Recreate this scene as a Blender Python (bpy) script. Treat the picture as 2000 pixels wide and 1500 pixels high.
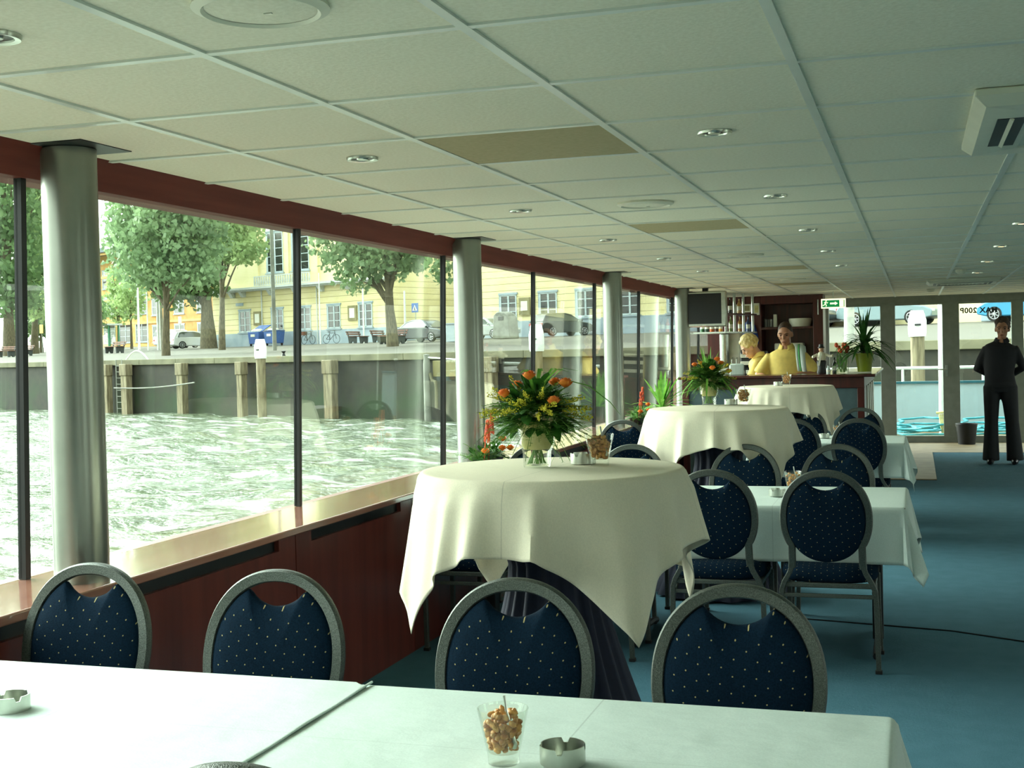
import bpy, bmesh, math, random
from mathutils import Vector, Matrix
PI = math.pi
sin, cos = math.sin, math.cos
for o in list(bpy.data.objects):
    bpy.data.objects.remove(o)
SC = bpy.context.scene
COL = SC.collection
random.seed(7)

# ------------------------------------------------------------------ camera
YAW, PITCH, ROLL, EYE = .3070, -.02569, -.02385, 1.47
fw = Vector((-sin(YAW) * cos(PITCH), cos(YAW) * cos(PITCH), sin(PITCH)))
r0 = Vector((cos(YAW), sin(YAW), 0)); u0 = r0.cross(fw)
rt = cos(ROLL) * r0 + sin(ROLL) * u0
up = -sin(ROLL) * r0 + cos(ROLL) * u0
cam = bpy.data.objects.new('camera', bpy.data.cameras.new('camera'))
COL.objects.link(cam)
cam.matrix_world = Matrix(((rt.x, up.x, -fw.x, 0), (rt.y, up.y, -fw.y, 0), (rt.z, up.z, -fw.z, EYE), (0, 0, 0, 1)))
cam.data.sensor_width = 36
cam.data.lens = 2487 * 36 / 2000
cam.data.clip_end = 1000
cam.data.clip_start = .05
SC.camera = cam
SC.view_settings.view_transform = 'Standard'
SC.view_settings.look = 'None'
SC.view_settings.gamma = 1
SC.view_settings.use_curve_mapping = False
SC.view_settings.exposure = 0.46
SC.cycles.use_denoising = True
SC.cycles.max_bounces = 10
SC.cycles.diffuse_bounces = 5
SC.cycles.glossy_bounces = 4
SC.cycles.transparent_max_bounces = 24
SC.cycles.caustics_reflective = True
SC.cycles.blur_glossy = 1.0
SC.cycles.caustics_refractive = False
SC.cycles.sample_clamp_indirect = 6

# ------------------------------------------------------------------ sky and sun
SUN_AZ, SUN_EL = math.radians(74), math.radians(28)      # azimuth left of the boat's bow
sund = Vector((-sin(SUN_AZ) * cos(SUN_EL), cos(SUN_AZ) * cos(SUN_EL), sin(SUN_EL)))
SKY = 2.1
w = bpy.data.worlds.new('hazy_sky'); SC.world = w; w.use_nodes = True
nt = w.node_tree; N = nt.nodes; L = nt.links
bg = N['Background']
tc = N.new('ShaderNodeTexCoord')
dot = N.new('ShaderNodeVectorMath'); dot.operation = 'DOT_PRODUCT'
L.new(tc.outputs['Generated'], dot.inputs[0]); dot.inputs[1].default_value = sund
mx = N.new('ShaderNodeMath'); mx.operation = 'MAXIMUM'; mx.inputs[1].default_value = 0
L.new(dot.outputs['Value'], mx.inputs[0])
pw = N.new('ShaderNodeMath'); pw.operation = 'POWER'; pw.inputs[1].default_value = 9
L.new(mx.outputs[0], pw.inputs[0])
glow = N.new('ShaderNodeMath'); glow.operation = 'MULTIPLY_ADD'; glow.inputs[1].default_value = 11.0; glow.inputs[2].default_value = 1.6
L.new(pw.outputs[0], glow.inputs[0])
sep = N.new('ShaderNodeSeparateXYZ'); L.new(tc.outputs['Generated'], sep.inputs[0])
rmp = N.new('ShaderNodeValToRGB'); L.new(sep.outputs['Z'], rmp.inputs[0])
cr = rmp.color_ramp
cr.elements[0].position = 0; cr.elements[0].color = (.16, .19, .15, 1)
cr.elements[1].position = 1; cr.elements[1].color = (.72, .86, .90, 1)
e = cr.elements.new(.02); e.color = (.90, .97, .92, 1)
e = cr.elements.new(.3); e.color = (.86, .96, .94, 1)
mul = N.new('ShaderNodeVectorMath'); mul.operation = 'SCALE'
L.new(rmp.outputs[0], mul.inputs[0]); L.new(glow.outputs[0], mul.inputs['Scale'])
L.new(mul.outputs[0], bg.inputs['Color']); bg.inputs['Strength'].default_value = SKY
sl = bpy.data.lights.new('sun', 'SUN'); sl.energy = 1.7; sl.angle = math.radians(28); sl.color = (1, .97, .86)
so = bpy.data.objects.new('sun', sl); COL.objects.link(so)
so.rotation_euler = sund.to_track_quat('Z', 'Y').to_euler()


def portal(cx, cy, cz, sx, sy, rot):
    l = bpy.data.lights.new('daylight_portal', 'AREA'); l.shape = 'RECTANGLE'; l.size = sx; l.size_y = sy
    l.cycles.is_portal = True
    o = bpy.data.objects.new('daylight_portal', l); COL.objects.link(o); o.location = (cx, cy, cz); o.rotation_euler = rot


XL, XR, YB, YE, ZC = -2.38, 3.72, -9.0, 19.4, 2.1335     # room
portal(-2.75, 5.2, 1.4, 1.3, 28, (0, -PI / 2, 0))
portal(XR + .3, 5.2, 1.15, 1.7, 28, (0, PI / 2, 0))
portal(1.2, YE + .1, 1.05, 4.9, 2.0, (-PI / 2, 0, 0))

# ------------------------------------------------------------------ materials


def lin(c):
    if isinstance(c, str):
        c = [int(c[i:i + 2], 16) / 255 for i in (0, 2, 4)]
        c = [x / 12.92 if x <= .04045 else ((x + .055) / 1.055) ** 2.4 for x in c]
    return (c[0], c[1], c[2], 1)


class NT:
    def __init__(s, name):
        s.m = bpy.data.materials.new(name); s.m.use_nodes = True
        s.t = s.m.node_tree; s.b = s.t.nodes['Principled BSDF']; s.out = s.t.nodes['Material Output']

    def n(s, typ, **k):
        x = s.t.nodes.new('ShaderNode' + typ)
        for a, v in k.items():
            setattr(x, a, v)
        return x

    def l(s, a, b):
        s.t.links.new(a, b)

    def math(s, op, a, b=None):
        x = s.n('Math', operation=op)
        for i, v in enumerate((a, b)):
            if v is None:
                continue
            if isinstance(v, (int, float)):
                x.inputs[i].default_value = v
            else:
                s.l(v, x.inputs[i])
        return x.outputs[0]

    def mix(s, f, a, b):
        x = s.n('MixRGB')
        for i, v in enumerate((f, a, b)):
            if isinstance(v, (int, float)):
                x.inputs[i].default_value = v
            elif isinstance(v, (tuple, str)):
                x.inputs[i].default_value = lin(v)
            else:
                s.l(v, x.inputs[i])
        return x.outputs[0]

    def coord(s, kind='Object', scale=(1, 1, 1)):
        t = s.n('TexCoord'); mp = s.n('Mapping'); mp.inputs['Scale'].default_value = scale
        s.l(t.outputs[kind], mp.inputs[0]); return mp.outputs[0]

    def noise(s, vec, scale, detail=4, lo=.35, hi=.65):
        x = s.n('TexNoise'); x.inputs['Scale'].default_value = scale; x.inputs['Detail'].default_value = detail
        s.l(vec, x.inputs['Vector'])
        r = s.n('MapRange'); r.inputs[1].default_value = lo; r.inputs[2].default_value = hi
        s.l(x.outputs['Fac'], r.inputs[0]); return r.outputs[0]

    def bump(s, h, strength=.3, dist=.01):
        x = s.n('Bump'); x.inputs['Strength'].default_value = strength; x.inputs['Distance'].default_value = dist
        s.l(h, x.inputs['Height']); s.l(x.outputs[0], s.b.inputs['Normal'])

    def base(s, c):
        if isinstance(c, (tuple, str)):
            s.b.inputs['Base Color'].default_value = lin(c)
        else:
            s.l(c, s.b.inputs['Base Color'])

    def set(s, rough=.5, metal=0, spec=None):
        s.b.inputs['Roughness'].default_value = rough; s.b.inputs['Metallic'].default_value = metal
        if spec is not None:
            s.b.inputs['Specular IOR Level'].default_value = spec


def plain(name, c, rough=.5, metal=0, var=.12, vscale=8, bump=0, spec=None, emit=0, coord='Object'):
    t = NT(name); t.set(rough, metal, spec)
    v = t.coord(coord)
    f = t.noise(v, vscale)
    cc = lin(c)
    t.base(t.mix(f, tuple(x * (1 - var) for x in cc[:3]), tuple(min(1, x * (1 + var)) for x in cc[:3])))
    if bump:
        t.bump(t.noise(v, vscale * 6), bump, .01)
    if emit:
        t.b.inputs['Emission Color'].default_value = cc; t.b.inputs['Emission Strength'].default_value = emit
    return t.m


def two(name, a, b, scale, rough=.6, detail=4, stretch=(1, 1, 1), lo=.35, hi=.65, bump=0, spec=None, metal=0):
    t = NT(name); t.set(rough, metal, spec); v = t.coord('Object', stretch)
    f = t.noise(v, scale, detail, lo, hi); t.base(t.mix(f, a, b))
    if bump:
        t.bump(f, bump, .01)
    return t.m


def fabric_dots(name, c, d):
    t = NT(name); t.set(.9, 0, .06)
    tcn = t.n('TexCoord'); sx = t.n('SeparateXYZ'); t.l(tcn.outputs['Object'], sx.inputs[0])
    a = t.math('ADD', sx.outputs[0], t.math('MULTIPLY', sx.outputs[2], .06))
    b = t.math('ADD', t.math('ADD', sx.outputs[1], t.math('MULTIPLY', sx.outputs[2], 1.24)), t.math('MULTIPLY', sx.outputs[0], -.04))
    P, Q = .054, .037

    def cell(off):
        x = t.math('SUBTRACT', t.math('FRACT', t.math('ADD', t.math('DIVIDE', a, P), off)), .5)
        y = t.math('SUBTRACT', t.math('FRACT', t.math('ADD', t.math('DIVIDE', b, Q), off)), .5)
        x = t.math('MULTIPLY', x, P); y = t.math('MULTIPLY', y, Q)
        return t.math('SQRT', t.math('ADD', t.math('MULTIPLY', x, x), t.math('MULTIPLY', y, y)))
    dm = t.math('MINIMUM', cell(.05), cell(.55))
    f = t.math('LESS_THAN', dm, .0018)
    v = t.coord(); g = t.noise(v, 260, 2)
    base = t.mix(g, tuple(x * .8 for x in lin(c)[:3]), tuple(x * 1.2 for x in lin(c)[:3]))
    t.base(t.mix(f, base, d)); t.bump(g, .25, .002)
    return t.m


def wood(name, a, b, scale=3, rough=.3, stretch=(8, 8, .6), spec=.5):
    t = NT(name); t.set(rough, 0, spec); v = t.coord('Object', stretch)
    f = t.noise(v, scale, 6, .3, .7); t.base(t.mix(f, a, b)); t.bump(f, .04, .003)
    return t.m


def glass(name, tint, f0=.045, rough=0.0):
    t = NT(name); t.t.nodes.remove(t.b)
    tr = t.n('BsdfTransparent'); tr.inputs[0].default_value = lin(tint)
    gl = t.n('BsdfGlossy'); gl.inputs['Roughness'].default_value = rough
    lw = t.n('LayerWeight'); lw.inputs['Blend'].default_value = .5
    p5 = t.math('POWER', lw.outputs['Facing'], 5)
    f = t.math('ADD', t.math('MULTIPLY', p5, 1 - f0), f0)
    ms = t.n('MixShader'); t.l(f, ms.inputs[0]); t.l(tr.outputs[0], ms.inputs[1]); t.l(gl.outputs[0], ms.inputs[2])
    t.l(ms.outputs[0], t.out.inputs[0])
    return t.m


def cloth_mat(name, c, tl=.18):
    t = NT(name); t.set(.8, 0, .15); v = t.coord()
    g = t.noise(v, 220, 2); cc = lin(c)[:3]
    col = t.mix(g, tuple(x * .95 for x in cc), tuple(min(1, x * 1.03) for x in cc)); t.base(col)
    wr = t.noise(t.coord('Object', (1, 1, 1)), 5, 3)
    sx = t.n('SeparateXYZ'); t.l(t.coord(), sx.inputs[0])
    cx = t.math('ABSOLUTE', sx.outputs[0]); cy = t.math('ABSOLUTE', t.math('SUBTRACT', sx.outputs[1], .004))
    ridge = t.math('ADD', t.math('LESS_THAN', cx, .0018), t.math('MULTIPLY', t.math('LESS_THAN', cy, .002), .5))
    t.base(t.mix(t.math('MULTIPLY', ridge, .4), col, tuple(x * .45 for x in cc)))  # shade of the pressed creases put into the colour as darker lines
    t.bump(t.math('ADD', t.math('MULTIPLY', g, .04), wr), .16, .02)
    tb = t.n('BsdfTranslucent'); tb.inputs[0].default_value = lin(c)
    ms = t.n('MixShader'); ms.inputs[0].default_value = tl
    t.l(t.b.outputs[0], ms.inputs[1]); t.l(tb.outputs[0], ms.inputs[2]); t.l(ms.outputs[0], t.out.inputs[0])
    return t.m


def leafmat(name, a, b, scale=3, tl=.3):
    t = NT(name); t.set(.55, 0, .3); v = t.coord()
    f = t.noise(v, scale, 4, .3, .7); col = t.mix(f, a, b); t.base(col)
    tb = t.n('BsdfTranslucent'); t.l(col, tb.inputs[0])
    ms = t.n('MixShader'); ms.inputs[0].default_value = tl
    t.l(t.b.outputs[0], ms.inputs[1]); t.l(tb.outputs[0], ms.inputs[2]); t.l(ms.outputs[0], t.out.inputs[0])
    return t.m


M = {}
M['dots'] = fabric_dots('dotted_navy_fabric', '0b1e2e', 'a89a6e')
M['frame'] = two('hammered_silver_frame', '3a3f3b', '5c625c', 420, .42, 2, metal=.5, bump=.25)
M['cloth'] = cloth_mat('white_damask', 'd3e0da')
M['cream'] = cloth_mat('cream_damask', 'e8e2cd')
M['skirt'] = plain('navy_skirt_fabric', '12182f', .8, var=.15, vscale=40)
M['steel'] = plain('brushed_steel', 'b9bdb4', .28, 1, .08, 30)
M['darkmetal'] = plain('dark_steel', '1c1e20', .4, .3)
M['black'] = plain('black_plastic', '0d0e10', .45)
M['rubber'] = plain('black_rubber', '0b0c0d', .8)
M['mahog'] = wood('mahogany', '3a1410', '52201a', 3, .22)
M['mahogd'] = wood('dark_mahogany', '3a120f', '571f18', 3, .35)
M['fascia'] = wood('fascia_mahogany', '5a2620', '6a322a', 3, .65, (8, .6, 8), .15)
M['sill'] = wood('polished_sill', 'a06a58', 'b8826e', 3, .12, (8, .6, 8), .9)
M['sill'].node_tree.nodes['Principled BSDF'].inputs['Coat Weight'].default_value = 1
M['sill'].node_tree.nodes['Principled BSDF'].inputs['Coat Roughness'].default_value = .06
M['column'] = plain('silver_column_paint', '8b8f87', .30, .8, .06, 6)
M['gridbar'] = plain('white_grid_enamel', 'd8ddd6', .3, 0, .03, 8)
M['whitep'] = plain('white_plastic', 'dcdccb', .4, 0, .04, 10)
M['whitepaint'] = plain('white_paint', 'e2e6e0', .45, 0, .08, 5)
M['alu'] = plain('grey_aluminium', '828a82', .5, .2, .07, 10)
M['vase'] = glass('clear_glassware', 'fafcf9', .05)
M['pane'] = glass('green_tinted_pane', 'f3f7f1', .05)
M['mull'] = plain('black_gasket', '0e0f12', .5)
M['nut'] = two('roasted_nut', 'a8652c', 'd8a25c', 60, .5)
M['rose'] = two('orange_petal', 'dd6210', 'ee9030', 60, .6)
M['red'] = two('red_orange_petal', 'b8301c', 'e26a2c', 30, .6)
M['gold'] = two('goldenrod_yellow', 'a8a418', 'd6cc35', 60, .7)
M['purple'] = two('purple_petal', '3b3a8c', '5b55b0', 60, .7)
M['leafd'] = leafmat('dark_leaf', '183d14', '3c6f26', 20)
M['leafl'] = leafmat('bright_leaf', '4f8a2e', '7fb04a', 20)
M['fern'] = leafmat('fern_green', '3d6e28', '7aa64c', 30)
M['leafy'] = leafmat('yellow_leaf_lining', 'c4ba74', 'e2dba8', 18)
M['soil'] = plain('dark_soil', '241a12', .9)
M['skin'] = plain('skin', 'c99a7c', .5, var=.06)
M['skint'] = plain('tanned_skin', 'b07c5e', .5, var=.06)
M['polo'] = plain('yellow_polo_cotton', 'e2c86e', .85, var=.06, vscale=20)
M['darkcloth'] = plain('black_shirt_cotton', '16161b', .85, var=.1, vscale=20)
M['trouser'] = plain('charcoal_trousers', '1b1c20', .85, var=.1, vscale=20)
M['blond'] = two('blond_hair', 'b89b58', 'e6d59a', 60, .6, stretch=(1, 1, .2))
M['brownhair'] = two('brown_hair', '2c1d14', '4a3222', 60, .6, stretch=(1, 1, .2))
M['eye'] = plain('dark_eye', '14100e', .3)
M['lip'] = plain('lip', '8a4a3c', .5)

# ------------------------------------------------------------------ mesh builder


class MB:
    def __init__(s):
        s.v = []; s.f = []; s.mi = []; s.cur = 0

    def add(s, vs, fs):
        b = len(s.v); s.v += [tuple(v) for v in vs]
        for f in fs:
            s.f.append(tuple(i + b for i in f)); s.mi.append(s.cur)

    def box(s, c, d, rz=0, rx=0, ry=0):
        R = Matrix.Rotation(rz, 3, 'Z') @ Matrix.Rotation(ry, 3, 'Y') @ Matrix.Rotation(rx, 3, 'X')
        vs = [Vector(c) + R @ Vector((x * d[0] / 2, y * d[1] / 2, z * d[2] / 2)) for z in (-1, 1) for y in (-1, 1) for x in (-1, 1)]
        s.add(vs, [(0, 2, 3, 1), (4, 5, 7, 6), (0, 1, 5, 4), (2, 6, 7, 3), (0, 4, 6, 2), (1, 3, 7, 5)])
        return s

    def bb(s, x0, x1, y0, y1, z0, z1):
        return s.box(((x0 + x1) / 2, (y0 + y1) / 2, (z0 + z1) / 2), (abs(x1 - x0), abs(y1 - y0), abs(z1 - z0)))

    def loft(s, rings, cap=True, closed=False):
        n = len(rings[0]); b = len(s.v); k = len(rings)
        for r in rings:
            s.v += [tuple(p) for p in r]
        m = k if closed else k - 1
        for i in range(m):
            j2 = (i + 1) % k
            for j in range(n):
                s.f.append((b + i * n + j, b + i * n + (j + 1) % n, b + j2 * n + (j + 1) % n, b + j2 * n + j)); s.mi.append(s.cur)
        if cap and not closed:
            s.f.append(tuple(b + j for j in range(n))[::-1]); s.mi.append(s.cur)
            s.f.append(tuple(b + (k - 1) * n + j for j in range(n))); s.mi.append(s.cur)
        return s

    def tube(s, pts, r, seg=8, closed=False, sec=None, ref=None):
        pts = [Vector(p) for p in pts]; n = len(pts)
        if not isinstance(r, (list, tuple)):
            r = [r] * n
        rings = []; prev = None
        for i, p in enumerate(pts):
            if closed:
                t = pts[(i + 1) % n] - pts[i - 1]
            else:
                t = pts[min(i + 1, n - 1)] - pts[max(i - 1, 0)]
            t.normalize()
            if ref is not None:
                a = Vector(ref) - t * t.dot(Vector(ref))
            elif prev is None:
                a = t.orthogonal()
            else:
                a = prev - t * t.dot(prev)
            if a.length < 1e-6:
                a = t.orthogonal()
            a.normalize(); prev = a; b = t.cross(a)
            if sec:
                rings.append([p + a * x * r[i] + b * y * r[i] for x, y in sec])
            else:
                rings.append([p + (a * cos(2 * PI * k / seg) + b * sin(2 * PI * k / seg)) * r[i] for k in range(seg)])
        return s.loft(rings, True, closed)

    def cyl(s, p0, p1, r0, r1=None, seg=12):
        return s.tube([p0, p1], [r0, r0 if r1 is None else r1], seg)

    def lathe(s, prof, c=(0, 0, 0), seg=24, cap=True):
        rings = [[(c[0] + r * cos(2 * PI * k / seg), c[1] + r * sin(2 * PI * k / seg), c[2] + z) for k in range(seg)] for r, z in prof]
        return s.loft(rings, cap)

    def sph(s, c, r, seg=10, rings=6):
        if not isinstance(r, (tuple, list)):
            r = (r, r, r)
        vs = [(c[0], c[1], c[2] - r[2])]; fs = []
        for i in range(1, rings):
            a = -PI / 2 + PI * i / rings
            for k in range(seg):
                vs.append((c[0] + r[0] * cos(a) * cos(2 * PI * k / seg), c[1] + r[1] * cos(a) * sin(2 * PI * k / seg), c[2] + r[2] * sin(a)))
        vs.append((c[0], c[1], c[2] + r[2])); t = len(vs) - 1
        for k in range(seg):
            fs.append((0, 1 + (k + 1) % seg, 1 + k)); fs.append((t, 1 + (rings - 2) * seg + k, 1 + (rings - 2) * seg + (k + 1) % seg))
        for i in range(rings - 2):
            for k in range(seg):
                a = 1 + i * seg + k; b = 1 + i * seg + (k + 1) % seg
                fs.append((a, b, b + seg, a + seg))
        s.add(vs, fs); return s

    def prism(s, poly, y0, y1, fn=None):
        """polygon in (x,z) extruded from y0 to y1; fn maps points"""
        fn = fn or (lambda p: p)
        n = len(poly)
        vs = [fn((x, y0, z)) for x, z in poly] + [fn((x, y1, z)) for x, z in poly]
        fs = [tuple(range(n)), tuple(range(2 * n - 1, n - 1, -1))] + [(i, i + n, (i + 1) % n + n, (i + 1) % n) for i in range(n)]
        s.add(vs, fs); return s

    def blade(s, pts, wd, side=(1, 0, 0), thick=0):
        """leaf blade: strip along pts with width list"""
        pts = [Vector(p) for p in pts]; sd = Vector(side).normalized(); n = len(pts)
        vs = []; fs = []
        for i, p in enumerate(pts):
            t = pts[min(i + 1, n - 1)] - pts[max(i - 1, 0)]
            nn = t.cross(sd)
            if nn.length > 1e-6:
                nn.normalize()
            vs += [p - sd * wd[i] / 2, p - nn * wd[i] * .12, p + sd * wd[i] / 2]
        for i in range(n - 1):
            a = 3 * i
            fs += [(a, a + 1, a + 4, a + 3), (a + 1, a + 2, a + 5, a + 4)]
        s.add(vs, fs); return s

    def build(s, name, mats, parent=None, smooth=True, bevel=0, solid=0, remesh=0, sub=0, angle=40, loc=None):
        me = bpy.data.meshes.new(name)
        me.from_pydata(s.v, [], s.f)
        if not isinstance(mats, (list, tuple)):
            mats = [mats]
        for m in mats:
            me.materials.append(m)
        if len(mats) > 1:
            me.polygons.foreach_set('material_index', s.mi)
        bm = bmesh.new(); bm.from_mesh(me)
        bmesh.ops.recalc_face_normals(bm, faces=bm.faces)
        bm.to_mesh(me); bm.free()
        if smooth:
            me.polygons.foreach_set('use_smooth', [True] * len(me.polygons))
            if not remesh and not sub:
                me.set_sharp_from_angle(angle=math.radians(angle))
        o = bpy.data.objects.new(name, me); COL.objects.link(o)
        if parent:
            o.parent = parent
        if loc:
            o.location = loc
        if remesh:
            md = o.modifiers.new('skin', 'REMESH'); md.mode = 'VOXEL'; md.voxel_size = remesh; md.use_smooth_shade = True
            sm = o.modifiers.new('smooth', 'SMOOTH'); sm.factor = .5; sm.iterations = 4
        if bevel:
            md = o.modifiers.new('bevel', 'BEVEL'); md.width = bevel; md.segments = 2; md.limit_method = 'ANGLE'; md.angle_limit = math.radians(50)
        if solid:
            md = o.modifiers.new('solid', 'SOLIDIFY'); md.thickness = solid; md.offset = 0
        if sub:
            md = o.modifiers.new('sub', 'SUBSURF'); md.levels = sub; md.render_levels = sub
        return o


def empty(name, loc, rz=0):
    o = bpy.data.objects.new(name, None); COL.objects.link(o); o.location = loc; o.rotation_euler = (0, 0, rz)
    o.empty_display_size = .1
    return o


def tag(o, label=None, cat=None, group=None, kind=None):
    if label: o['label'] = label
    if cat: o['category'] = cat
    if group: o['group'] = group
    if kind: o['kind'] = kind
    return o


def thing(name, loc, label, cat, rz=0, group=None):
    return tag(empty(name, loc, rz), label, cat, group)


def struct(o, label=None):
    o['kind'] = 'structure'
    if label: o['label'] = label
    return o


def dup(o, parent=None):
    c = o.copy(); COL.objects.link(c)
    if parent is not None:
        c.parent = parent; c.matrix_parent_inverse = o.matrix_parent_inverse
    for ch in list(o.children):
        dup(ch, c)
    return c


def place(o, loc, rz=0, label=None, group=None):
    o.location = loc; o.rotation_euler = (0, 0, rz)
    if label: o['label'] = label
    if group: o['group'] = group
    return o


# ================================================================== ROOM SHELL
t = NT('blue_carpet'); t.set(.95, 0, .15); v = t.coord()
f1 = t.noise(v, 420, 2); f2 = t.noise(v, 9, 4); f3 = t.noise(v, 60, 3)
c1 = t.mix(f1, '365c6c', '5a8494'); c2 = t.mix(t.math('MULTIPLY', f2, .25), c1, '2f5a68'); t.base(c2); t.bump(t.math('ADD', f1, f3), .5, .006)
M['carpet'] = t.m
M['beige'] = two('beige_hard_floor', '75664a', '8a7a5a', 5, .6)
struct(MB().bb(XL - .3, XR + .3, YB, 17.7, -.08, 0).build('floor', M['carpet'], smooth=False))
struct(MB().bb(XL - .3, XR + .3, 17.7, YE + .08, -.08, .002).build('floor_beige_strip', M['beige'], smooth=False))
tag(MB().bb(-1.3, .2, 14.15, 17.68, 0, .012).build('floor_mat', M['beige'], bevel=.004), 'beige mat on the blue carpet beside the right end of the bar', 'mat')
struct(MB().tube([(-.67, 6.94, .003), (.16, 6.77, .003), (.48, 6.6, .003), (1.2, 6.2, .003)], .004, 6).build('trim_1', M['darkmetal']))

# ceiling: tiles, grid bars, accent panels
M['tile'] = two('mineral_ceiling_tile', 'e4e0cd', 'edead9', 90, .9, 3, bump=.08)
M['panel'] = two('beige_ceiling_panel', 'ada27e', 'b5aa88', 60, .8, 3)
X0, Y0, T = -2.0629, 2.4559, .6
struct(MB().bb(XL - .3, XR + .3, YB, YE + .1, ZC, ZC + .1).build('ceiling', M['tile'], smooth=False))
g = MB()
for i in range(-1, 10):
    g.bb(X0 + i * T - .012, X0 + i * T + .012, YB, YE, ZC - .006, ZC + .002)
for j in range(-19, 29):
    g.bb(XL - .2, XR + .2, Y0 + j * T - .012, Y0 + j * T + .012, ZC - .0055, ZC + .002)
struct(g.build('trim_2', M['gridbar'], smooth=False))
for j, lb in ((2, 'nearest'), (7, 'second nearest'), (14, 'third nearest'), (19, 'farthest')):
    o = MB().bb(X0 + T + .013, X0 + 2 * T - .013, Y0 + j * T + .013, Y0 + (j + 1) * T - .013, ZC - .004, ZC + .001).build('ceiling_panel', M['panel'], smooth=False)
    tag(o, 'beige square panel set in the white tiled ceiling, ' + lb + ' of the four', 'ceiling panel', 'beige ceiling panels')

# wall under the windows
M['wallwood'] = wood('red_brown_panelling', '5a2822', '743830', 2.2, .28, (6, 6, .5))
g = MB()
y = YB
ys = []
yy = 3.35 - 1.235 * 10
while yy < YE:
    ys.append(yy); yy += 1.235
for y0 in ys:
    y1 = min(y0 + 1.235, YE)
    g.bb(XL - .03, XL, y0 + .003, y1 - .003, .0, .71)
    g.bb(XL - .03, XL, y0 + .003, y0 + .14, .71, .755); g.bb(XL - .03, XL, y1 - .14, y1 - .003, .71, .755)
g.bb(XL - .5, XL - .03, YB, YE, -1.3, .755)
struct(g.build('wall_left', M['wallwood'], smooth=False))
g = MB()
for y0 in ys:
    g.bb(XL - .025, XL - .02, y0 + .1, y0 + 1.13, .70, .76)
struct(g.build('trim_3', M['black'], smooth=False))
g = MB()
g.bb(XL - .34, XL + .012, YB, YE, .755, .785)
struct(g.build('trim_4', M['sill'], bevel=.006))
g = MB(); g.add([(x, y_, z) for y_ in (YB, YE) for x, z in ((-2.535, ZC), (-2.64, 2.048), (-2.78, 2.048), (-2.78, ZC))], [(0, 1, 2, 3), (7, 6, 5, 4), (0, 4, 5, 1), (1, 5, 6, 2), (2, 6, 7, 3), (3, 7, 4, 0)])
struct(g.build('trim_5', M['fascia'], smooth=False))
struct(MB().bb(-2.75, -2.55, YB, YE, ZC - .004, ZC + .3).build('wall_left_upper', M['fascia'], smooth=False))
# columns
colY = [-3.92 + 3.72 * i for i in range(7)]
for k, cy_ in enumerate((-7.7, -4.0, -.32, 3.38, 7.07, 10.83, 14.31, 18.0)):
    struct(MB().lathe([(.084, .78), (.084, ZC - .005)], (-2.5, cy_, 0), 32).build('column_%d' % (k + 1), M['column']))
    struct(MB().bb(-2.62, -2.36, cy_ - .13, cy_ + .13, ZC - .003, ZC + .0).build('column_%d_collar' % (k + 1), M['black'], smooth=False))  # black sheet standing in for the shadow at the column's ceiling notch
# windows: panes and gaskets
mulY = [3.36 + 1.878 * i for i in range(-6, 9)]
for i in range(len(mulY) - 1):
    a, b = mulY[i], min(mulY[i + 1], YE)
    wroot = MB().add or None
    g = MB()
    lean = lambda z: -2.70 + (z - .78) * .025
    vs = [(lean(.786) - d, yv, .786 if zz == 0 else 2.06) if zz == 0 else (lean(2.06) - d, yv, 2.06) for d in (0, .008) for zz in (0, 1) for yv in (a + .012, b - .012)]
    g.add(vs, [(0, 1, 3, 2), (4, 6, 7, 5), (0, 2, 6, 4), (1, 5, 7, 3), (0, 4, 5, 1), (2, 3, 7, 6)])
    p = struct(g.build('window_%d' % (i + 1), M['pane'], smooth=False))
    g = MB(); g.tube([(lean(.786), b, .786), (lean(2.05), b, 2.05)], 1, sec=[(-.014, -.012), (.014, -.012), (.014, .012), (-.014, .012)], ref=(1, 0, 0))
    g.build('window_frame', M['mull'], p, smooth=False)
# right wall by the aisle, unseen: piers, sill shaped to band the carpet light
g = MB(); g.bb(XR, XR + .4, YB, YE, -1.3, .3)
for cy_ in (-8.6, -4.9, -1.2, 2.5, 6.2, 9.9, 13.6, 17.3):
    g.bb(XR + .02, XR + .36, cy_ - .75, cy_ + .75, .3, 2.0)
struct(g.build('wall_right', M['wallwood'], smooth=False))
struct(MB().bb(XR + .1, XR + .4, YB, YE, 2.0, ZC + .3).build('wall_right_upper', M['fascia'], smooth=False))
for k, cy_ in enumerate((-1.2, 2.5, 6.2, 9.9, 13.6)):
    struct(MB().lathe([(.084, .0), (.084, ZC - .005)], (XR - .09, cy_, 0), 24).build('column_%d' % (k + 21), M['column']))
for i in range(0, len(mulY) - 1):
    p = struct(MB().bb(XR + .28, XR + .288, mulY[i] + .01, min(mulY[i + 1], YE) - .01, .3, 2.0).build('window_%d' % (i + 31), M['pane'], smooth=False))
    MB().bb(XR + .25, XR + .31, mulY[i] - .02, mulY[i] + .02, .3, 2.0).build('window_frame', M['mull'], p, smooth=False)
struct(MB().bb(XL - .3, XR + .4, YB - .1, YB, -.1, ZC + .1).build('wall_back', M['whitep'], smooth=False))

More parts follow.
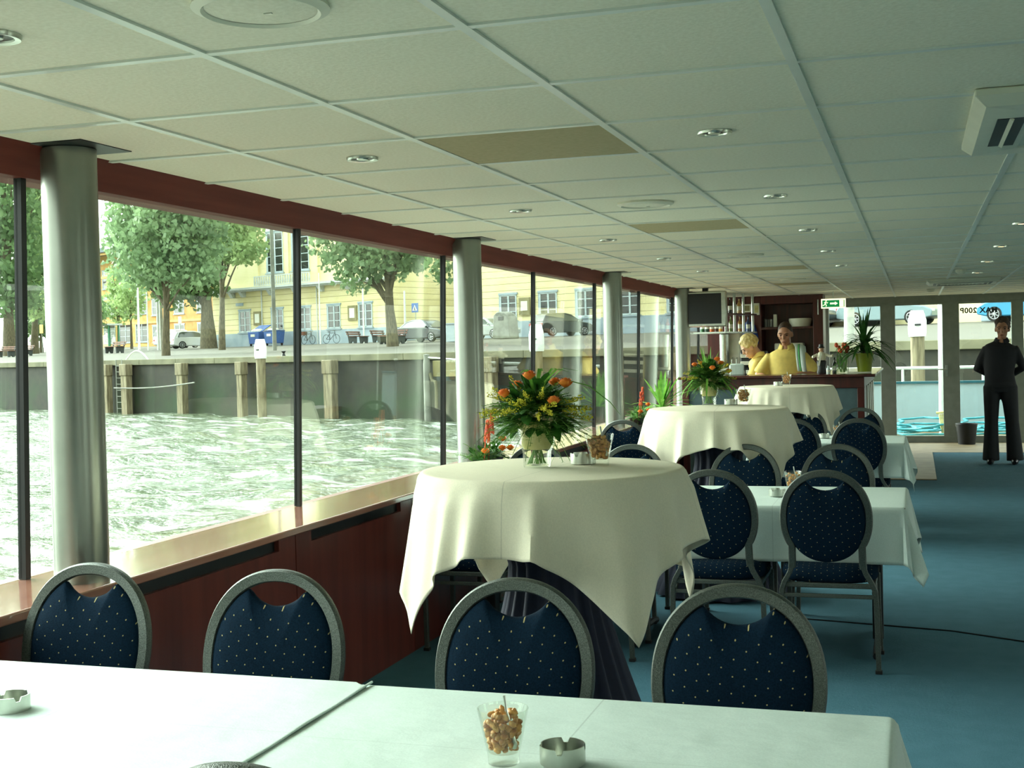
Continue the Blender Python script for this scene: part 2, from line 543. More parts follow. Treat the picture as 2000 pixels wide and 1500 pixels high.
# end wall: aluminium frames and glazed doors
g = MB()
for a, b in ((-1.43, -1.21), (-.48, -.27), (.38, .61), (1.31, 1.47), (2.2, 2.4), (3.1, 3.3)):
    g.bb(a, b, YE, YE + .07, .1, 2.03)
g.bb(-2.7, XR + .3, YE, YE + .08, 2.03, ZC)
g.bb(-1.43, XR + .1, YE, YE + .07, 0, .1)
g.bb(3.3, XR + .3, YE + .003, YE + .067, 0, 2.03)
g.bb(-1.43, XR + .1, YE + .005, YE + .065, 2.0, 2.04)
struct(g.build('wall_end', M['alu'], bevel=.004))
struct(MB().bb(-2.7, -1.43, YE, YE + .07, 0, 2.06).build('wall_end_left', M['mahogd'], smooth=False))
for k, (a, b) in enumerate(((-1.21, -.48), (-.27, .38), (.61, 1.31), (1.47, 2.2), (2.4, 3.1))):
    p = struct(MB().bb(a, b, YE + .03, YE + .038, .1, 2.0).build('door_%d' % (k + 1), M['pane'], smooth=False))
    if k == 1:
        h = MB(); h.box((.43, YE - .012, 1.04), (.03, .015, .16)); h.tube([(.43, YE - .01, 1.06), (.43, YE - .055, 1.06), (.30, YE - .055, 1.06)], .009, 8)
        h.build('door_handle', M['steel'], p, bevel=.003)
fc = bpy.data.curves.new('occupancy_lettering', 'FONT'); fc.body = 'MAX 200P'; fc.size = .105; fc.extrude = .001; fc.space_character = 1.1; fc.offset = .0035
fo = bpy.data.objects.new('occupancy_lettering', fc); COL.objects.link(fo)
fo.location = (1.13, YE + .042, 1.865); fo.rotation_euler = (PI / 2, 0, PI); fc.materials.append(M['black'])
ft = bpy.data.objects.new('occupancy_lettering', bpy.data.meshes.new_from_object(fo.evaluated_get(bpy.context.evaluated_depsgraph_get())))
COL.objects.link(ft); ft.location = fo.location; ft.rotation_euler = fo.rotation_euler
if not ft.data.materials:
    ft.data.materials.append(M['black'])
bpy.data.objects.remove(fo)
tag(ft, 'black MAX 200P lettering stuck on the glass of the end door, seen mirrored', 'sign')

# ================================================================== CEILING FITTINGS
M['lampglow'] = plain('warm_spot_lamp', 'ffd9a0', .4, emit=2.5)


def downlight(x, y, label, lit=False):
    r = thing('ceiling_spotlight', (x, y, ZC - .004), label, 'spotlight', 0, 'recessed ceiling spotlights')
    MB().lathe([(.038, .004), (.040, -.004), (.052, -.006), (.054, 0), (.054, .004)], seg=24, cap=False).build('trim_ring', M['steel'], r)
    MB().lathe([(.040, .0), (.036, .002), (.0, .0025)], seg=20).build('reflector', M['darkmetal'], r)
    MB().lathe([(.020, .0), (.018, -.004), (0.001, -.005)], seg=16).build('lamp', M['lampglow'] if lit else M['steel'], r)


rows = ['beside the near speaker', 'level with the nearest beige panel', 'level with the second speaker', 'just past the second beige panel', 'level with the third speaker', 'level with the third beige panel']
for k, y in enumerate((2.156, 3.956, 5.756, 7.556, 9.356, 11.156)):
    downlight(-1.763, y, 'round recessed ceiling spotlight in the row nearest the windows, ' + rows[k])
    if k:
        downlight(-.58, y, 'round recessed ceiling spotlight in the middle row, ' + rows[k])
for y, lb in ((7.83, 'nearest of the lit ones'), (9.65, 'second of the lit ones'), (11.44, 'third of the lit ones'), (13.25, 'fourth of the lit ones'), (15.05, 'last of the lit ones')):
    downlight(.59, y, 'glowing ceiling spotlight in the row over the aisle, ' + lb, True)
for y, lb in ((2.166, 'nearest of the four'), (5.756, 'second nearest'), (9.39, 'third nearest'), (13.17, 'farthest, near the bar')):
    r = thing('ceiling_speaker', (-1.165, y, ZC), 'round white speaker set flush in the ceiling, ' + lb, 'speaker', 0, 'ceiling speakers')
    MB().lathe([(.128, 0), (.130, -.008), (.112, -.016), (.106, -.010)], seg=40, cap=False).build('rim', M['whitep'], r)
    MB().lathe([(.108, -.009), (.06, -.014), (.0005, -.016)], seg=40).build('grille', M['tile'], r)
    MB().box((.012, .005, -.0165), (.016, .006, .002)).build('badge', M['steel'], r)


def aircon(x, y, s, label):
    r = thing('air_conditioner', (x, y, ZC - .0015), label, 'air conditioner', 0, 'ceiling air conditioners')
    g = MB(); hs = s / 2
    rect = lambda a, z: [(-a, -a, z), (a, -a, z), (a, a, z), (-a, a, z)]
    g.loft([rect(hs, 0), rect(hs, -.018), rect(hs - .03, -.045), rect(hs - .16, -.045), rect(hs - .165, -.04)])
    g.build('casing', M['whitep'], r, bevel=.004)
    for k in range(4):
        R = Matrix.Rotation(k * PI / 2, 4, 'Z')
        q = MB(); q.add([R @ Vector(p) for p in ((-hs + .07, -.26, -.0465), (-hs + .145, -.26, -.0465), (-hs + .145, .26, -.0465), (-hs + .07, .26, -.0465), (-hs + .07, -.26, -.043), (-hs + .145, -.26, -.043), (-hs + .145, .26, -.043), (-hs + .07, .26, -.043))], [(0, 1, 2, 3), (7, 6, 5, 4), (0, 4, 5, 1), (1, 5, 6, 2), (2, 6, 7, 3), (3, 7, 4, 0)])
        sl_ = q.build('air_slot', M['black'], r, smooth=False)
        q = MB(); c = R @ Vector((-hs + .108, 0, -.048)); q.box(c, (.012, .52, .006), k * PI / 2, 0, .5); q.build('louvre', M['whitep'], sl_, smooth=False)
    q = MB()
    for k in range(9):
        q.box((-hs + .22 + k * (s - .44) / 8, 0, -.043), (.012, s - .4, .01))
    q.build('intake_grille', M['whitep'], r, smooth=False)


aircon(.66, 4.09, 1.0, 'white square air-conditioning cassette on the ceiling near the right edge')
aircon(.5, 14.7, .74, 'white air-conditioning cassette on the far ceiling near the end doors')
for x, y, lb in ((.42, 12.6, 'small white smoke detector on the ceiling over the aisle'), (.2, 17.0, 'small smoke detector on the ceiling just before the end doors')):
    tag(MB().lathe([(.05, 0), (.05, -.02), (.03, -.04), (.001, -.042)], (x, y, ZC - .003), 20).build('smoke_detector', M['whitep']), lb, 'smoke detector')

# ================================================================== CHAIRS


def oval(a, zc=.692, hw=.172, hh=.20):
    """point of the chair-back oval, a from the top clockwise"""
    x = sin(a); z = cos(a)
    n = 2.15
    return (math.copysign(abs(x) ** (2 / n), x) * hw, zc + math.copysign(abs(z) ** (2 / n), z) * hh)


def backy(z):
    return -.205 - (z - .47) * .21


def make_chair():
    r = empty('banquet_chair', (0, 0, 0))
    # back frame: flat oval tube running down into the neck
    pts = []
    for k in range(-26, 27):
        a = k / 26 * PI * .70
        x, z = oval(a, .70, .184, .204)
        pts.append((x, z))
    pts = [(-.155, .475), (-.152, .505)] + pts + [(.152, .505), (.155, .475)]
    p3 = [(x, backy(z), z) for x, z in pts]
    sec = [(-.012, -.013), (.012, -.013), (.016, -.006), (.016, .006), (.012, .013), (-.012, .013), (-.016, .006), (-.016, -.006)]
    MB().tube(p3, 1, sec=[(y_, x_ * 1.0) for x_, y_ in sec], ref=(0, 1, 0)).build('back_frame', M['frame'], r, angle=50)
    # padded back with the smile-shaped hand hole
    out = []
    n = 120
    for k in range(n):
        a = 2 * PI * k / n
        x, z = oval(a, .694, .172, .194)
        if z > .80 and abs(x) < .078:
            q = x / .078
            z = min(z, .868 - .040 * (1 - q * q) ** .75)
        out.append((x, z))
    g = MB(); rings = []
    for s_, dy in ((.0, .030), (.45, .029), (.75, .025), (.92, .017), (.985, .009), (1, 0), (.985, -.009), (.92, -.017), (.75, -.025), (.45, -.029), (.0, -.030)):
        zc = .675
        rings.append([(x * max(s_, .001), backy(zc + (z - zc) * s_) + dy, zc + (z - zc) * max(s_, .001)) for x, z in out])
    g.loft(rings).build('backrest', M['dots'], r, angle=60)
    # seat
    g = MB()
    def sq(hx, hy, z, n=3.2, cy_=.02):
        return [(math.copysign(abs(cos(t)) ** (2 / n), cos(t)) * hx, cy_ + math.copysign(abs(sin(t)) ** (2 / n), sin(t)) * hy, z) for t in [2 * PI * k / 40 for k in range(40)]]
    g.loft([sq(.195, .19, .40), sq(.212, .207, .41), sq(.216, .211, .435), sq(.205, .20, .462), sq(.16, .155, .474), sq(.05, .05, .478)])
    g.build('seat', M['dots'], r, angle=60)
    g = MB()
    for sx in (-1, 1):
        g.box((sx * .195, .02, .392), (.022, .40, .022))
    g.box((0, .205, .392), (.40, .022, .022)); g.box((0, -.185, .392), (.40, .022, .022))
    g.build('seat_frame', M['frame'], r, bevel=.004)
    lsec = [(-.012, -.011), (.012, -.011), (.012, .011), (-.012, .011)]
    for sx in (-1, 1):
        g = MB(); g.tube([(sx * .155, -.206, .48), (sx * .165, -.203, .45), (sx * .19, -.195, .405), (sx * .203, -.19, .37), (sx * .207, -.185, .3), (sx * .212, -.165, .012)], 1, sec=lsec, ref=(0, 1, 0))
        l = g.build('leg', M['frame'], r, bevel=.003)
        MB().box((sx * .212, -.165, .008), (.03, .03, .016)).build('foot_cap', M['rubber'], l, bevel=.003)
        g = MB(); g.tube([(sx * .203, .19, .39), (sx * .206, .20, .2), (sx * .212, .215, .012)], 1, sec=lsec, ref=(0, 1, 0))
        l = g.build('leg', M['frame'], r, bevel=.003)
        MB().box((sx * .212, .215, .008), (.03, .03, .016)).build('foot_cap', M['rubber'], l, bevel=.003)
        MB().tube([(sx * .205, -.18, .30), (sx * .20, -.05, .385)], .008, 8).build('brace', M['frame'], r)
    MB().box((0, -.188, .345), (.40, .014, .018)).build('stretcher', M['frame'], r, bevel=.003)
    return r


proto = make_chair()
GC = 'oval-backed blue dotted chairs'
chairs = [
    (-2.15, 2.66, PI, 'blue dotted oval-back chair behind the near table, closest to the window wall'),
    (-1.58, 2.65, PI, 'blue dotted oval-back chair behind the near table, second from the window wall'),
    (-.93, 2.64, PI, 'dark blue dotted oval-back chair in front of the nearest high table'),
    (-.398, 2.655, PI, 'dark blue dotted oval-back chair at the aisle end of the near table'),
    (-.885, 1.815, 0, 'chair on the near side of the front table, only the top of its back showing'),
    (-.386, 6.0, 0, 'dark oval-back chair seen from behind at the aisle end of the middle table'),
    (-.88, 6.0, 0, 'dark oval-back chair seen from behind, partly covered by the nearest high table cloth'),
    (-1.50, 6.0, 0, 'dark chair at the middle table hidden behind the nearest high table'),
    (-2.11, 6.0, 0, 'dark chair at the window end of the middle table, its legs showing under the cloth'),
    (-.415, 6.885, PI, 'dotted blue chair facing the camera at the aisle end behind the middle table'),
    (-.915, 6.885, PI, 'dotted blue chair facing the camera below the second high table'),
    (-1.56, 6.885, PI, 'blue chair whose top shows just behind the nut glass on the nearest high table'),
    (-2.13, 6.885, PI, 'blue chair by the window sill plants on the far side of the middle table'),
    (-.405, 9.93, 0, 'black-looking oval-back chair seen from behind at the aisle end of the rear table'),
    (-.872, 9.93, 0, 'black-looking oval-back chair just right of the second high table'),
    (-2.165, 9.93, 0, 'dark chair seen from behind standing by the window left of the second high table'),
    (-.455, 10.95, PI, 'farthest blue chair on the aisle side, facing the camera behind the rear table'),
    (-.925, 10.95, PI, 'farthest blue chair in front of the third high table, facing the camera'),
]
for k, (x, y, rz, lb) in enumerate(chairs):
    c = proto if k == 0 else dup(proto)
    place(c, (x, y, 0), rz, lb, GC); c['category'] = 'chair'

# ================================================================== TABLES AND CLOTHS
TZ = .725


def hang(prof, top, name, mat, label, cat, loc, group=None, zoff=0, rows=14, rz=0):
    """prof: list of (px,py, nx,ny, H, flare) round the table edge; a cloth lying flat inside and hanging outside"""
    g = MB(); n = len(prof); rings = []
    cx = sum(p[0] for p in prof) / n; cy_ = sum(p[1] for p in prof) / n
    for s_ in (.02, .3, .6, .85):
        rings.append([(cx + (p[0] - cx) * s_, cy_ + (p[1] - cy_) * s_, top + zoff) for p in prof])
    rr = .012
    for kk in (1.6, 1.0):
        rings.append([(p[0] - p[2] * rr * kk, p[1] - p[3] * rr * kk, top + zoff) for p in prof])
    for a in (.4, .8, 1.2):
        rings.append([(p[0] + p[2] * rr * (sin(a) - 1) , p[1] + p[3] * rr * (sin(a) - 1), top + zoff - rr * (1 - cos(a)) * (1 if p[4] > .02 else 0)) for p in prof])
    for k in range(rows + 1):
        q = k / rows
        ring = []
        for (px, py, nx, ny, H, fl) in prof:
            s_ = H * q
            f = fl(q) if callable(fl) else fl * q
            off = min(f, s_ * .8) if s_ > 0 else 0
            dz = math.sqrt(max(s_ * s_ - off * off, 0))
            ring.append((px + nx * (off + .003), py + ny * (off + .003), top + zoff - rr - dz if H > .02 else top + zoff))
        rings.append(ring)
    g.loft(rings, cap=False)
    vs = [rings[0][i] for i in range(n)]
    b = 0
    g.f.append(tuple(range(n))); g.mi.append(0)
    o = g.build(name, mat, None, smooth=True, solid=.0022, angle=48)
    o.location = loc; o.rotation_euler = (0, 0, rz)
    tag(o, label, cat, group)
    return o


def rect_cloth(x0, x1, y0, y1, label, left_flat, seed, hang_=.245, right_flat=False, lift=0.):
    rnd = random.Random(seed); prof = []; CR = .02
    cx, cy_ = (x0 + x1) / 2, (y0 + y1) / 2
    hx, hy = (x1 - x0) / 2 + .004, (y1 - y0) / 2 + .004
    ph = [rnd.uniform(0, 6.28) for _ in range(8)]

    def fold(t, amp=.012):
        return amp * (sin(t * 9 + ph[0]) + .6 * sin(t * 17 + ph[1])) + amp * .7
    def side(p0, p1, nrm, H, m, sid):
        for k in range(m):
            q = (k + .5) / m
            x = p0[0] + (p1[0] - p0[0]) * q; y = p0[1] + (p1[1] - p0[1]) * q
            d = min(q, 1 - q) * math.hypot(p1[0] - p0[0], p1[1] - p0[1])
            fl = fold(x + y + sid) * (.4 + .6 * min(1, d / .3)) + .035 * max(0, 1 - d / .2)
            prof.append((x, y, nrm[0], nrm[1], H, fl))
    def corner(p, a0, H1, H2, m=9):
        if H1 < .02 or H2 < .02:
            return
        for k in range(m):
            q = (k + .5) / m; a = a0 + q * PI / 2
            c_, s_ = abs(cos(a)), abs(sin(a))
            Hc = hang_ / max(c_, s_)
            fl = (.045 + .10 * sin(q * PI) + .05 * sin(q * PI * 4 + ph[2])) * (Hc / hang_ - .6)
            prof.append((p[0] + CR * cos(a), p[1] + CR * sin(a), cos(a), sin(a), Hc, max(fl, .02)))
    HL = 0.0 if left_flat else hang_
    HR = 0.0 if right_flat else hang_
    r = CR
    side((-hx + r, -hy), (hx - r, -hy), (0, -1), hang_, 40, 0)
    corner((hx - r, -hy + r), -PI / 2, hang_, HR)
    side((hx, -hy + r), (hx, hy - r), (1, 0), HR, 26, 3)
    corner((hx - r, hy - r), 0, HR, hang_)
    side((hx - r, hy), (-hx + r, hy), (0, 1), hang_, 40, 5)
    corner((-hx + r, hy - r), PI / 2, hang_, HL)
    side((-hx, hy - r), (-hx, -hy + r), (-1, 0), HL, 26, 7)
    corner((-hx + r, -hy + r), PI, HL, hang_)
    o = hang(prof, 0, 'tablecloth', M['cloth'], label, 'tablecloth', (cx, cy_, TZ), 'white tablecloths', .0015 + lift)
    if right_flat:
        MB().tube([(hx + .002, y_ * hy, .0015 + lift + .001 * sin(y_ * 9)) for y_ in [-1 + k / 10 for k in range(21)]], .0028, 6).build('hem', M['cloth'], o)
    return o


def low_table(x0, x1, y0, y1, label):
    cx, cy_ = (x0 + x1) / 2, (y0 + y1) / 2
    r = thing('dining_table', (cx, cy_, 0), label, 'table', 0, 'rectangular tables under cloths')
    hx, hy = (x1 - x0) / 2, (y1 - y0) / 2
    MB().bb(-hx + .002, hx - .002, -hy, hy, TZ - .03, TZ - .001).build('tabletop', M['mahogd'], r, bevel=.003)
    for sx in (-1, 1):
        MB().box((sx * (hx - .14), 0, (TZ - .03) / 2 + .02), (.05, .08, TZ - .07)).build('leg', M['darkmetal'], r, bevel=.006)
        g = MB(); g.tube([(sx * (hx - .14), -.30, .02), (sx * (hx - .14), -.2, .035), (sx * (hx - .14), 0, .045), (sx * (hx - .14), .2, .035), (sx * (hx - .14), .30, .02)], .018, 8)
        g.build('foot', M['darkmetal'], r)


XA, XB, XC_ = -.05, -1.20, -2.295
low_table(XB, XA, 1.83, 2.617, 'near rectangular table under the white cloth at the right of the front row')
low_table(XC_, XB, 1.83, 2.617, 'near rectangular table under the white cloth by the window, front row')
low_table(XB, XA, 5.96, 6.79, 'middle-row rectangular table at the aisle with dark legs under its cloth')
low_table(XC_, XB, 5.96, 6.79, 'middle-row rectangular table by the window, mostly behind the high table')
low_table(XB, XA - .03, 9.78, 10.57, 'rear rectangular table beyond the black-looking chairs')
rect_cloth(XC_, XB + .015, 1.83, 2.617, 'white cloth on the front table beside the window, brightly lit', False, 3, .245, True, .005)
rect_cloth(XB - .03, XA, 1.83, 2.617, 'white cloth on the front table with the glass of nuts and ashtray', True, 5)
rect_cloth(XC_, XB + .015, 5.96, 6.79, 'white cloth whose corner shows left of the nearest high table', False, 8, .245, True, .005)
rect_cloth(XB - .03, XA, 5.96, 6.79, 'white cloth on the middle table with two dark chairs in front', True, 11)
rect_cloth(XB, XA - .03, 9.78, 10.57, 'white cloth on the farthest low table, by the beige mat', False, 14)
# pressed creases on the cloths
M['crease'] = plain('cloth_fold_line', 'd5dbd2', .8)
def high_table(cx, cy_, rot, seed, lb1, lb2):
    R = .412; H = 1.10
    r = thing('bistro_table', (cx, cy_, 0), lb1, 'table', 0, 'round high tables')
    MB().lathe([(R - .01, H - .03), (R, H - .025), (R, H - .006), (R - .006, H - .002)], seg=48).build('tabletop', M['whitepaint'], r)
    MB().lathe([(.035, .03), (.035, H - .03)], seg=16).build('pole', M['darkmetal'], r)
    MB().lathe([(.26, 0), (.26, .015), (.05, .035)], seg=32).build('base', M['darkmetal'], r)
    rnd = random.Random(seed); n = 96; rings = []
    for k in range(26):
        z = .012 + (H - .05) * k / 25
        q = z / H
        rad = .135 + .26 * max(0, (.72 - q) / .72) ** 1.35 + .24 * max(0, (q - .74) / .26) ** 1.6
        amp = .012 + .016 * abs(q - .73)
        rings.append([((rad + amp * sin(17 * a + 2 * sin(3 * a + seed)) * min(1, rad / .2)) * cos(a), (rad + amp * sin(17 * a + 2 * sin(3 * a + seed)) * min(1, rad / .2)) * sin(a), z) for a in [2 * PI * j / n for j in range(n)]])
    MB().loft(rings, cap=False).build('table_skirt', M['skirt'], r, angle=180)
    # square cloth draped over the round top
    a_ = .615; prof = []; n = 240
    ph = [rnd.uniform(0, 6.28) for _ in range(6)]
    ridges = [((k + rnd.uniform(-.3, .3)) * 2 * PI / 15, rnd.uniform(.045, .10), rnd.uniform(.025, .065)) for k in range(15)]
    for k in range(n):
        th = 2 * PI * k / n; ps = th
        Hh = a_ / max(abs(cos(ps)), abs(sin(ps))) - R
        corner = ((Hh - (a_ - R)) / (a_ * 1.414 - a_))            # 0 mid side .. 1 corner
        d8 = ((ps / (PI / 2)) % 1) - .5                             # 0 at the corner
        flute = math.exp(-(d8 / .13) ** 2)
        notch = math.exp(-((abs(d8) - .2) / .07) ** 2)
        base = .020 + .038 * flute - .02 * notch + .010 * sin(9 * th + ph[0]) + sum(am * math.exp(-((((th - t0 + PI) % (2 * PI)) - PI) / w_) ** 2) for t0, w_, am in ridges)
        def fl(q, base=base, flute=flute):
            return max(.004, .012 * min(1, q * 4) + base * q ** 1.1)
        prof.append((R * cos(th), R * sin(th), cos(th), sin(th), Hh, fl))
    hang(prof, H + .001, 'tablecloth', M['cream'], lb2, 'tablecloth', (cx, cy_, 0), 'cream cloths on the high tables', .0015, 22, rot)


high_table(-1.085, 3.81, -.06, 1, 'nearest round high table with a tied navy skirt', 'cream square cloth on the nearest round high table')
high_table(-1.13, 7.62, .10, 2, 'second round high table, with the flower vase before the bar', 'cream square cloth on the second round high table')
high_table(-1.10, 11.55, .16, 3, 'third round high table, right in front of the bar', 'cream square cloth on the third round high table by the bar')

# ================================================================== SMALL TABLEWARE


def nut_glass(loc, label, seed=1, many=70, spoon=True, rz=0):
    r = thing('nut_glass', loc, label, 'glass', rz, 'glasses of nuts')
    R0, R1, Hh = .0285, .0465, .10
    MB().lathe([(R0 - .003, 0), (R0, .002), (R0 + .0005, .018), (R1, Hh), (R1 - .0018, Hh), (R0 - .001, .022), (.001, .020)], seg=36).build('glass_body', M['vase'], r)
    rnd = random.Random(seed); g = MB()
    for k in range(many):
        z = .027 + .060 * (k / many) + (.006 if k > many * .9 else 0)
        rm = (R0 + (R1 - R0) * (z - .018) / .082) - .0098
        a = rnd.uniform(0, 6.28); q = rm * math.sqrt(rnd.random())
        if k % 2:
            q = rm
        if k > many * .9:
            q *= .6
        b = len(g.v)
        g.sph((0, 0, 0), (.0085, .0055, .0055), 7, 5)
        Rm = Matrix.Rotation(rnd.uniform(0, 6), 3, 'Z') @ Matrix.Rotation(rnd.uniform(-1, 1), 3, 'X') @ Matrix.Rotation(rnd.uniform(-1.2, 1.2), 3, 'Y')
        for i in range(b, len(g.v)):
            g.v[i] = tuple(Rm @ Vector(g.v[i]) + Vector((q * cos(a), q * sin(a), z)))
    o = g.build('nuts', M['nut'], r); o['kind'] = 'stuff'
    if spoon:
        g = MB(); g.tube([(.006, -.008, .125), (.010, -.010, .10), (.022, -.012, .06), (.024, -.012, .045)], [.0028, .0024, .0022, .004], 8)
        g.sph((.024, -.012, .04), (.006, .003, .01))
        g.build('spoon', M['steel'], r)
    return r


def ashtray(loc, label, rz=0):
    r = thing('ashtray', loc, label, 'ashtray', rz, 'round steel ashtrays')
    g = MB(); n = 64; Ro, Ri, Hh = .041, .0385, .036
    def top(k):
        a = (k / n * 4) % 1
        return Hh - (.009 if abs(a - .5) < .07 else 0)
    rings = [[(Ro * cos(2 * PI * k / n) * s_, Ro * sin(2 * PI * k / n) * s_, z) for k in range(n)] for s_, z in ((.9, 0), (1, .003))]
    rings.append([(Ro * cos(2 * PI * k / n), Ro * sin(2 * PI * k / n), top(k)) for k in range(n)])
    rings.append([(Ri * cos(2 * PI * k / n), Ri * sin(2 * PI * k / n), top(k)) for k in range(n)])
    rings.append([(Ri * .97 * cos(2 * PI * k / n), Ri * .97 * sin(2 * PI * k / n), .005) for k in range(n)])
    g.loft(rings).build('bowl', M['steel'], r, angle=30)
    return r


CZ2 = TZ + .0048
nut_glass((-.716, 2.157, CZ2), 'tapered glass of nuts with a spoon on the front table', 1, 150)
ashtray((-.612, 2.178, CZ2), 'steel ashtray right of the nut glass on the front table', .9)
ashtray((-1.848, 2.24, CZ2), 'steel ashtray at the left edge of the front table', .3)
HZ = 1.1035
nut_glass((-.95, 3.89, HZ), 'glass of nuts with a spoon on the nearest high table', 2, 140)
ashtray((-1.018, 3.945, HZ), 'steel ashtray between vase and nut glass on the nearest high table', .5)
nut_glass((-1.015, 7.93, HZ), 'glass of nuts on the second high table', 3, 110)
ashtray((-1.10, 7.98, HZ), 'steel ashtray on the second high table', .2)
nut_glass((-1.10, 11.6, HZ), 'glass of nuts on the third high table before the bar', 4, 100)
ashtray((-1.175, 11.6, HZ), 'steel ashtray on the third high table', .2)
nut_glass((-.60, 6.55, CZ2), 'glass of nuts half hidden behind the chair at the middle table', 5, 50)
ashtray((-.655, 6.32, CZ2), 'steel ashtray on the middle table between the two dark chairs', .4)
nut_glass((-.585, 10.3, CZ2), 'glass of nuts behind the black-looking chair on the rear table', 6, 50)
ashtray((-.69, 10.25, CZ2), 'steel ashtray on the rear table beside the black-looking chair', .4)
r = thing('purple_flower_vase', (-2.06, 2.36, CZ2), 'small vase of purple blossom at the left edge of the front table', 'vase')
MB().lathe([(.02, 0), (.028, .004), (.03, .05), (.022, .07), (.02, .07), (.026, .05), (.001, .006)], seg=20).build('vase', M['vase'], r)
g = MB(); rnd = random.Random(3)
for k in range(5):
    a = rnd.uniform(-.6, .6); tip = (.05 + .02 * sin(k), .02 * cos(k * 2), .10 + .012 * k)
    g.tube([(0, 0, .01), (tip[0] * .5, tip[1], .08), tip], .0016, 5)
g.build('stems', M['leafd'], r)
g = MB()
for k in range(150):
    q = rnd.random(); a = rnd.uniform(0, 6.28); rr_ = .011 * (1 - .6 * q)
    g.sph((.062 + .012 * q + rr_ * cos(a), rr_ * sin(a), .03 + .06 * q), .0035, 5, 4)
g.build('blossom', M['purple'], r)

# ================================================================== FLOWERS


def fern(g, p0, d, ln, rnd, droop=.5, leaf=.02, n=12):
    p0 = Vector(p0); d = Vector(d).normalized(); side = d.cross(Vector((0, 0, 1)))
    if side.length < .01:
        side = Vector((1, 0, 0))
    side.normalize()
    pts = [p0 + d * ln * q + Vector((0, 0, -droop * ln * q * q)) for q in [k / n for k in range(n + 1)]]
    g.tube(pts[::3] + [pts[-1]], .0009, 4)
    for k in range(2, n + 1):
        q = k / n; w_ = leaf * (1.25 - q)
        for s_ in (-1, 1):
            a = pts[k]; b = a + side * s_ * w_ * 2 + d * w_ * .8 + Vector((0, 0, rnd.uniform(-.4, .2) * w_))
            nrm = Vector((rnd.uniform(-.3, .3), rnd.uniform(-.3, .3), 1)).cross(b - a).normalized() * w_ * .42
            m = (a + b) / 2
            i = len(g.v); g.v += [tuple(a), tuple(m + nrm), tuple(b), tuple(m - nrm)]; g.f.append((i, i + 1, i + 2, i + 3)); g.mi.append(g.cur)


def leaf(g, p, d, ln, wd, up_=(0, 0, 1), droop=.3):
    p = Vector(p); d = Vector(d).normalized(); side = d.cross(Vector(up_))
    if side.length < .01:
        side = Vector((1, 0, 0))
    pts = [p + d * ln * q + Vector((0, 0, -droop * ln * q * q)) for q in (0, .25, .5, .75, 1)]
    g.blade(pts, [wd * .15, wd * .8, wd, wd * .65, wd * .03], side.normalized())


def rose(parent, c, r, mat, rnd):
    g = MB()
    g.sph(c, (r * .5, r * .5, r * .6), 8, 6)
    for ring, (rr_, n, h) in enumerate(((.55, 4, .75), (.8, 5, .55), (1.0, 6, .3))):
        for k in range(n):
            a = 2 * PI * k / n + ring * .6 + rnd.uniform(-.2, .2)
            vs = []
            for u_ in range(5):
                for v_ in range(4):
                    aa = a + (u_ / 4 - .5) * 1.5; q = v_ / 3
                    rad = r * (.25 + (rr_ - .25) * math.sin(q * PI / 2)) * (1 - .15 * (abs(u_ / 4 - .5) * 2) ** 2)
                    vs.append((c[0] + rad * cos(aa), c[1] + rad * sin(aa), c[2] + r * (-.5 + (h + .5) * q - .25 * (abs(u_ / 4 - .5) * 2) ** 2 * q)))
            g.add(vs, [(u_ * 4 + v_, u_ * 4 + v_ + 1, u_ * 4 + v_ + 5, u_ * 4 + v_ + 4) for u_ in range(4) for v_ in range(3)])
    return g.build('rose', mat, parent, angle=80)


